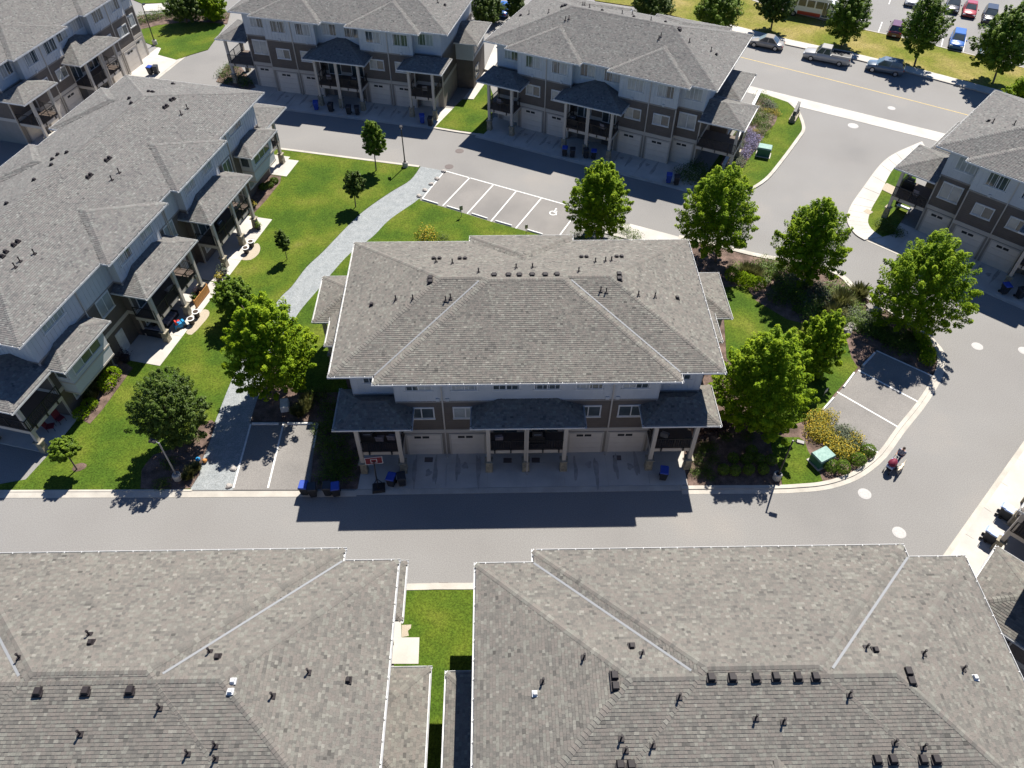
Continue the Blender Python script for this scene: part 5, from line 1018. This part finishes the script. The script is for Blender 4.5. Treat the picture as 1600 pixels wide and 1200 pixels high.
mb = MB(); mb.hexa([(3.2, -.85, 1.5), (3.32, -.85, 1.5), (3.32, .85, 1.5), (3.2, .85, 1.5), (2.62, -.8, 2.3), (2.74, -.8, 2.3), (2.74, .8, 2.3), (2.62, .8, 2.3)]); mb.build('windscreen', 'glass', e)
for s in (-1, 1):
    for k in range(4): mb = MB(); mb.box(-3.3+k*1.2, -2.3+k*1.2, s*1.15-.02, s*1.15+.02, 1.6, 2.5); mb.build('side_window', 'glass', e)
    mb = MB(); mb.box(-2.0, 1.2, s*1.15-.015, s*1.15+.03, .5, .95); mb.build('stripe', 'bus_red', e)
    for x in (-2.5, 2.9): mb = MB(); mb.tube([(x, s*.85, .42), (x, s*1.17, .42)], .42, 16); wl = mb.build('wheel', 'rubber', e); mb = MB(); mb.tube([(x, s*1.15, .42), (x, s*1.19, .42)], .22, 10); mb.build('rim', 'rim', wl)
mb = MB(); mb.box(1.35, 2.15, -1.18, -1.14, .6, 2.5); mb.build('door', 'glass', e)
mb = MB(); mb.box(3.95, 4.05, -.5, .5, .55, .8); mb.build('grille', 'black', e)
# ------------------------------------------------------------------ person, stroller and dog on the road
def skin_body(name, nodes, edges, matn, parent, sub=2):
    me = bpy.data.meshes.new(name); me.from_pydata([n_[0] for n_ in nodes], edges, []); o = bpy.data.objects.new(name, me); COL.objects.link(o); o.parent = parent
    m_ = o.modifiers.new('skin', 'SKIN'); m_.use_smooth_shade = True
    for i, n_ in enumerate(nodes): me.skin_vertices[0].data[i].radius = (n_[1], n_[1] if len(n_) < 3 else n_[2]); me.skin_vertices[0].data[i].use_root = i == 0
    s_ = o.modifiers.new('sub', 'SUBSURF'); s_.levels = s_.render_levels = sub; me.materials.append(M[matn]); return o
wd = math.atan2(*(np.array(at(1383, 741))-np.array(at(1401, 722)))[::-1])
e = empty('person', (*at(1400, 722), 0), wd, 'person in a grey shirt pushing the burgundy stroller along the road', 'person')
# x is the walking direction
nodes = [((0, 0, .95), .13, .16), ((.0, 0, 1.15), .12, .16), ((.02, 0, 1.36), .13, .19), ((.03, 0, 1.48), .06), ((.06, 0, 1.56), .055),
 ((.0, .10, .9), .09), ((.14, .11, .5), .062), ((.12, .11, .1), .042), ((.24, .11, .05), .035), ((.0, -.10, .9), .09), ((-.05, -.11, .5), .062), ((-.26, -.11, .13), .042), ((-.17, -.11, .05), .035),
 ((.03, .2, 1.4), .06), ((.04, .25, 1.14), .045), ((.30, .22, 1.04), .034), ((.38, .21, 1.04), .03), ((.03, -.2, 1.4), .06), ((.04, -.25, 1.14), .045), ((.30, -.22, 1.04), .034), ((.38, -.21, 1.04), .03)]
edges = [(0, 1), (1, 2), (2, 3), (3, 4), (0, 5), (5, 6), (6, 7), (7, 8), (0, 9), (9, 10), (10, 11), (11, 12), (2, 13), (13, 14), (14, 15), (15, 16), (2, 17), (17, 18), (18, 19), (19, 20)]
skin_body('body', nodes, edges, 'skin', e)
skin_body('shirt', [((0, 0, .96), .155, .185), ((.0, 0, 1.15), .14, .18), ((.02, 0, 1.36), .15, .205), ((.025, 0, 1.46), .08, .1), ((.03, .215, 1.4), .078), ((.035, .24, 1.22), .066), ((.03, -.215, 1.4), .078), ((.035, -.24, 1.22), .066)], [(0, 1), (1, 2), (2, 3), (2, 4), (4, 5), (2, 6), (6, 7)], 'shirt', e)
skin_body('trousers', [((0, 0, .95), .145, .18), ((.0, .10, .88), .105), ((.14, .11, .5), .078), ((.12, .11, .16), .06), ((.0, -.10, .88), .105), ((-.05, -.11, .5), .078), ((-.24, -.11, .2), .06)], [(0, 1), (1, 2), (2, 3), (0, 4), (4, 5), (5, 6)], 'navy', e)
mb = MB(); mb.lathe([(.03, -.13), (.065, -.10), (.085, -.02), (.088, .04), (.07, .10), (.03, .125)], (.08, 0, 1.66), 12); hd_ = mb.build('head', 'skin', e, smooth=True)
mb = MB(); mb.lathe([(.088, -.03), (.097, .04), (.08, .11), (.03, .142)], (.068, 0, 1.665), 12); mb.lathe([(.02, -.06), (.05, -.02), (.05, .03), (.02, .06)], (-.03, 0, 1.66), 8); mb.build('hair', 'hair', e, smooth=True)
for y in (-.032, .032): mb = MB(); mb.lathe([(.004, -.008), (.011, 0), (.004, .008)], (.162, y, 1.67), 6); mb.build('eye', 'black', hd_)
mb = MB(); mb.hexa([(.155, -.014, 1.625), (.187, -.012, 1.625), (.187, .012, 1.625), (.155, .014, 1.625), (.155, -.008, 1.675), (.166, -.006, 1.675), (.166, .006, 1.675), (.155, .008, 1.675)]); mb.build('nose', 'skin', hd_)
mb = MB(); mb.box(.150, .163, -.022, .022, 1.59, 1.602); mb.build('mouth', 'red_cloth', hd_)
for y in (-1, 1): mb = MB(); mb.box(.05, .09, y*.094-.008, y*.094+.008, 1.63, 1.69); mb.build('ear', 'skin', hd_)
for s in (-1, 1):
    for k in range(4): mb = MB(); y = s*.21+(k-1.5)*.021; mb.tube([(.385, y, 1.05), (.43, y, 1.06), (.445, y, 1.03), (.425, y, 1.01)], .010, 5); mb.build('finger', 'skin', e)
    mb = MB(); mb.tube([(.37, s*.21-s*.035, 1.03), (.41, s*.21-s*.045, 1.015), (.43, s*.21-s*.04, 1.03)], .011, 5); mb.build('thumb', 'skin', e)
    mb = MB(); x, z_ = ((.19, .05) if s > 0 else (-.2, .06)); mb.box(x-.11, x+.14, s*.11-.05, s*.11+.05, z_-.05, z_+.04, 0, .01); mb.build('shoe', 'white_trim', e)
c0 = np.array(at(1400, 722))+np.array([math.cos(wd), math.sin(wd)])*.98
e = empty('stroller', (*c0, 0), wd, 'stroller with burgundy canopy and pale blue lining pushed along the road', 'stroller')
mb = MB(); mb.tube([(-.57, -.21, 1.035), (-.57, .21, 1.035)], .02, 6)
for s in (-.24, .24): mb.tube([(-.57, s*.9, 1.035), (-.1, s, .62), (.5, s, .2)], .017, 6); mb.tube([(-.35, s, .2), (.1, s, .65)], .017, 6)
mb.build('frame', 'grey_metal', e)
mb = MB(); mb.hexa([(-.28, -.22, .4), (.3, -.22, .4), (.3, .22, .4), (-.28, .22, .4), (-.36, -.25, .85), (.36, -.25, .62), (.36, .25, .62), (-.36, .25, .85)]); mb.build('seat', 'pale_blue', e)
mb = MB(); nn_ = 8; vs = []
for i in range(nn_+1):
    a = R(15)+R(125)*i/nn_
    for j in range(7): b = R(-90)+R(180)*j/6; vs.append((.05+.46*math.cos(a)*max(.35, math.cos(b)), .29*math.sin(b), .72+.46*math.sin(a)*max(.35, math.cos(b))))
mb.add(vs, [(i*7+j, i*7+j+1, (i+1)*7+j+1, (i+1)*7+j) for i in range(nn_) for j in range(6)]); o = mb.build('canopy', 'burgundy', e, smooth=True); sm = o.modifiers.new('thick', 'SOLIDIFY'); sm.thickness = .02
mb = MB(); mb.box(-.3, .25, -.2, .2, .2, .34); mb.build('basket', 'black', e)
for x, y, r in ((-.36, -.3, .16), (-.36, .3, .16), (.48, -.22, .11), (.48, .22, .11)): mb = MB(); mb.tube([(x, y-.025, r), (x, y+.025, r)], r, 14); mb.build('wheel', 'rubber', e)
e = empty('dog', (*at(1404, 736), 0), wd+R(4), 'cream coloured dog walking on the road beside the stroller', 'dog')
nd = [((-.28, 0, .52), .10, .11), ((0, 0, .52), .105, .12), ((.26, 0, .53), .125, .14), ((.40, 0, .64), .075), ((.50, 0, .74), .08), ((.60, 0, .73), .055), ((.70, 0, .70), .035),
 ((-.38, 0, .56), .04), ((-.52, 0, .62), .03), ((-.68, 0, .72), .02)]
ed = [(0, 1), (1, 2), (2, 3), (3, 4), (4, 5), (5, 6), (0, 7), (7, 8), (8, 9)]
for s, ph in ((1, .1), (-1, -.08)):
    k = len(nd); nd += [((.26, s*.09, .42), .055), ((.26+ph, s*.095, .23), .036), ((.24+ph*1.3, s*.095, .05), .027), ((.29+ph*1.3, s*.095, .03), .027)]; ed += [(2, k), (k, k+1), (k+1, k+2), (k+2, k+3)]
    k = len(nd); nd += [((-.27, s*.08, .42), .07), ((-.2-ph, s*.09, .30), .042), ((-.35-ph, s*.09, .18), .028), ((-.33-ph, s*.09, .05), .025), ((-.28-ph, s*.09, .03), .025)]; ed += [(0, k), (k, k+1), (k+1, k+2), (k+2, k+3), (k+3, k+4)]
skin_body('body', nd, ed, 'fur', e)
for s in (-1, 1):
    mb = MB(); mb.hexa([(.44, s*.07-.012, .68), (.50, s*.085-.012, .66), (.50, s*.085+.012, .66), (.44, s*.07+.012, .68), (.46, s*.06-.012, .80), (.52, s*.06-.012, .80), (.52, s*.06+.012, .80), (.46, s*.06+.012, .80)]); mb.build('ear', 'sand', e)
    mb = MB(); mb.lathe([(.004, -.008), (.01, 0), (.004, .008)], (.575, s*.045, .765), 6); mb.build('eye', 'black', e)
mb = MB(); mb.lathe([(.008, -.015), (.02, 0), (.008, .015)], (.735, 0, .70), 8); mb.build('nose', 'black', e)
mb = MB(); mb.tube([(.38+.085*0, .09*math.cos(x), .64+.09*math.sin(x)) for x in np.linspace(0, 6.283, 13)], .012, 5); mb.build('collar', 'toy_red', e)
# ------------------------------------------------------------------ patios and balconies
def ground_thing(name, base, z, rz, label, cat, parts, group=None):
    e = empty(name, (*(at(*base, z) if len(base) == 2 and abs(base[0]) > 0 and not isinstance(base, tuple) else base), z), rz, label, cat, group)
    for nm, fn, m_ in parts: mb = MB(); fn(mb); mb.build(nm, m_, e)
    return e
ay = R(76.8)
def pot(base, label, r=.3, h=.55):
    e = empty('planter_pot', (*at(*base), .08), 0, label, 'planter', 'black pots with white rims beside the patios')
    mb = MB(); mb.lathe([(r*.7, 0), (r*.95, h*.9), (r*.95, h)], n=16); mb.build('pot', 'pot_black', e)
    mb = MB(); mb.lathe([(r*.95, h-.02), (r*1.06, h), (r*1.06, h+.05), (r*.8, h+.06), (r*.78, h-.0)], n=18); mb.build('rim', 'pot_rim', e)
    mb = MB(); mb.lathe([(r*.79, h-.05), (r*.79, h+.065)], n=14); mb.build('soil', 'soil', e)
for p, l in (((301, 507), 'lower pot of the pair on the lower sandy patch'), ((309, 496), 'upper pot of the pair on the lower sandy patch'), ((386, 396), 'lower pot of the pair on the upper sandy patch'), ((394, 386), 'upper pot of the pair on the upper sandy patch')): pot(p, 'black pot with white rim, '+l)
def sofa(uv, rz, label, L=1.9):
    e = empty('patio_sofa', (*A_(*uv), .08), rz, label, 'sofa', 'patio sofas under the lower porch')
    mb = MB(); mb.box(-L/2, L/2, -.42, .42, .06, .36); mb.box(-L/2, L/2, .34, .44, .36, .78); mb.box(-L/2, -L/2+.1, -.42, .34, .36, .6); mb.box(L/2-.1, L/2, -.42, .34, .36, .6); mb.build('frame', 'black', e)
    for k in range(3): w_ = (L-.24)/3; mb = MB(); mb.box(-L/2+.12+w_*k+.01, -L/2+.12+w_*(k+1)-.01, -.41, .33, .36, .52, 0, .02); mb.build('seat_cushion', 'cushion_grey', e)
    for k in range(3): w_ = (L-.24)/3; mb = MB(); mb.box(-L/2+.13+w_*k, -L/2+.11+w_*(k+1), .18, .33, .52, .86, 0, .02); mb.build('back_cushion', 'cushion_grey', e)
sofa((9.6, -.6), ay+math.pi/2, 'grey cushioned sofa under the lower porch, nearer the white door'); sofa((11.2, -.9), ay, 'grey cushioned sofa under the lower porch, farther from the white door')
def chair(p, z, rz, m_, label, group=None):
    e = empty('patio_chair', (*p, z), rz, label, 'chair', group); mb = MB(); mb.box(-.27, .27, -.27, .27, .38, .43); mb.build('seat', m_, e)
    mb = MB(); mb.hexa([(-.27, .23, .43), (.27, .23, .43), (.27, .28, .43), (-.27, .28, .43), (-.27, .35, .98), (.27, .35, .98), (.27, .4, .98), (-.27, .4, .98)]); mb.build('backrest', m_, e)
    for x in (-.24, .24):
        for y in (-.24, .24): mb = MB(); mb.tube([(x, y, 0), (x, y, .4)], .02, 6); mb.build('leg', 'black_metal', e)
chair(A_(-1.55, 1.4), .08, ay+.5, 'red_cloth', 'red patio chair beside the dwarf tree, left of the other red one', 'red patio chairs'); chair(A_(-.7, 1.2), .08, ay-.3, 'red_cloth', 'red patio chair nearer the wall of the long left block', 'red patio chairs')
# blue ride-on toy
e = empty('toy_car', (*at(283, 512), .08), R(40), 'blue and red ride-on toy car at the patio edge by the pots', 'toy')
mb = MB(); mb.box(-.5, .5, -.28, .28, .16, .5, 0, .07); mb.box(.2, .46, -.24, .24, .45, .6, 0, .05); mb.build('body', 'toy_blue', e); mb = MB(); mb.box(-.35, -.15, -.2, .2, .48, .82, 0, .04); mb.build('seat', 'toy_red', e); mb = MB(); mb.tube([(.12, 0, .5), (.0, 0, .72)], .02, 6); mb.lathe([(.1, 0), (.12, .02), (.1, .04)], (0, 0, .72), 10); mb.build('steering_wheel', 'toy_red', e)
for x in (-.3, .3):
    for y in (-.3, .3): mb = MB(); mb.tube([(x, y-.04, .15), (x, y+.04, .15)], .15, 12); mb.build('wheel', 'rubber', e)
# orange wooden screen
p0, p1 = np.array(A_(13.3, -2.35)), np.array(A_(15.6, -2.35)); e = empty('wooden_screen', (*((p0+p1)/2), .08), ay, 'orange stained low wooden screen between two porch posts', 'screen')
for k in range(4): mb = MB(); mb.box(-1.15, 1.15, -.02, .02, .08+k*.21, .27+k*.21); mb.build('slat', 'wood_orange', e)
for x in (-1.1, 0, 1.1): mb = MB(); mb.box(x-.05, x+.05, .021, .1, 0, .95); mb.build('post', 'wood_orange', e)
def plant_pot(p, z, leaf, label, r=.3):
    e = empty('potted_plant', (*p, z), 0, label, 'potted plant'); mb = MB(); mb.lathe([(r*.6, 0), (r*.85, .4)], n=12); mb.build('pot', 'pot_black', e); Q, T = shrub_mesh('mound', r*1.3, r*1.9, 160, .13); o = nquads('foliage', Q, leaf, T, e); o.location = (0, 0, .36)
plant_pot(A_(14.2, -1.7), .08, 'pale_leaf', 'leafy potted plant behind the orange wooden screen'); plant_pot(A_(14.9, -1.6), .08, 'red_leaf', 'dark potted plant behind the orange wooden screen'); plant_pot(A_(17.2, -2.5), .08, 'yellow_flower', 'potted orange flowers at the patio edge between both porches', .34); plant_pot(A_(18.1, -2.4), .08, 'grey_leaf', 'grey green potted plant between both porches', .45); plant_pot(A_(25.2, -2.4), .08, 'pale_leaf', 'potted plant by the upper pair of pots'); plant_pot(A_(28.4, -.3), .08, 'yellow_flower', 'potted yellow plant left of the far bay bed'); plant_pot(A_(6.2, .1), .08, 'red_leaf', 'low dark planter by the white patio door', .5)
def bbq(p, z, rz, label):
    e = empty('barbecue', (*p, z), rz, label, 'barbecue'); mb = MB(); mb.box(-.55, .55, -.25, .25, 0, .75); mb.build('cabinet', 'black', e); mb = MB(); mb.hexa([(-.36, -.27, .78), (.36, -.27, .78), (.36, .27, .78), (-.36, .27, .78), (-.34, -.1, 1.1), (.34, -.1, 1.1), (.34, .2, 1.1), (-.34, .2, 1.1)]); mb.build('lid', 'black', e); mb = MB(); mb.tube([(-.25, -.24, .98), (.25, -.24, .98)], .016, 6); mb.build('handle', 'rim', e)
for B, u, v, z_, lb in ((mainb, .75, -.6, 2.41, 'barbecue on the left balcony of the main block'), (mainb, 12.6, -.8, 2.41, 'barbecue on the middle balcony of the main block'), (bc, 10.1, -1.3, 2.65, 'barbecue on the middle balcony of the top centre block'), (bb_, 13.9, -1.3, 2.65, 'barbecue on the middle balcony of the top edge block'), (bd, -2.6, 2.6, 2.61, 'barbecue on the balcony of the right edge block'), (ba, 21.2, -1.2, 2.56, 'barbecue on the upper porch balcony of the long left block')):
    bbq(world(B, u, v), z_, B['yaw'], lb)
for B, u, v, z_, lb in ((mainb, 1.6, -.7, 2.41, 'left chair on the left balcony of the main block'), (mainb, 2.4, -.6, 2.41, 'right chair on the left balcony of the main block'), (mainb, 21.6, -.7, 2.41, 'chair on the right balcony of the main block'), (mainb, 9.9, -.8, 2.41, 'chair on the middle balcony of the main block'), (bc, 1.2, -1., 2.65, 'chair on the left balcony of the top centre block'), (bc, 13.6, -1.1, 2.65, 'chair on the middle balcony of the top centre block'), (bb_, 10.6, -1.1, 2.65, 'chair on the middle balcony of the top edge block'), (bb_, 22.3, -1.1, 2.65, 'chair on the right balcony of the top edge block'), (bd, -1.4, 1.6, 2.61, 'chair on the balcony of the right edge block'), (ba, 12.2, -1.3, 2.56, 'chair on the lower porch balcony of the long left block'), (ba, 24.3, -1.3, 2.56, 'chair on the upper porch balcony of the long left block')):
    chair(world(B, u, v), z_, B['yaw']+math.pi+random.uniform(-.5, .5), 'cushion_grey' if u < 14 else 'grey_metal', lb, 'balcony chairs')
# coloured pieces under the right block porch
e = empty('toy_bike', (*at(1404, 318), .05), R(30), 'pink toy bike under the porch of the right edge block', 'toy'); mb = MB(); mb.box(-.3, .3, -.12, .12, .3, .5, 0, .05); mb.tube([(.25, 0, .3), (.15, 0, .75), (.15, -.2, .78)], .03, 6); mb.box(-.28, -.05, -.1, .1, .5, .62); mb.build('body', 'pink', e)
for x in (-.3, .35): mb = MB(); mb.tube([(x, -.04, .2), (x, .04, .2)], .2, 12); mb.build('wheel', 'rubber', e)
e = empty('bench', (*at(1410, 330), .05), R(-42), 'pale bench under the porch of the right edge block', 'bench'); mb = MB(); mb.box(-.7, .7, -.2, .2, .38, .46); mb.build('seat', 'white_trim', e)
for x in (-.6, .6): mb = MB(); mb.box(x-.05, x+.05, -.18, .18, 0, .38); mb.build('leg', 'grey_metal', e)


# ------------------------------------------------------------------ tell apart things that would share a label, by their place in their row
def screen(o):
    p = np.array(o.matrix_world.translation if o.parent else o.location)-np.array([0, 0, CAMH]); q = np.array([CX@p, CY@p, _fwd@p]); return q[0]/q[2], q[1]/q[2]
ORD = 'leftmost,second,third,fourth,fifth,sixth,seventh,eighth,ninth,tenth,eleventh,twelfth,thirteenth,fourteenth,fifteenth,sixteenth,seventeenth,eighteenth,nineteenth,twentieth'.split(',')+['next']*40
same = {}
for o in bpy.data.objects:
    if o.parent is None and 'label' in o: same.setdefault(o['label'], []).append(o)
for lb, os_ in same.items():
    if len(os_) < 2: continue
    os_.sort(key=lambda o: screen(o)[0])
    for i, o in enumerate(os_):
        wds = lb.split(); sfx = 'rightmost' if i == len(os_)-1 else 'leftmost' if i == 0 else ORD[i]+' from left'
        o['label'] = ' '.join(wds[:13])+', '+sfx
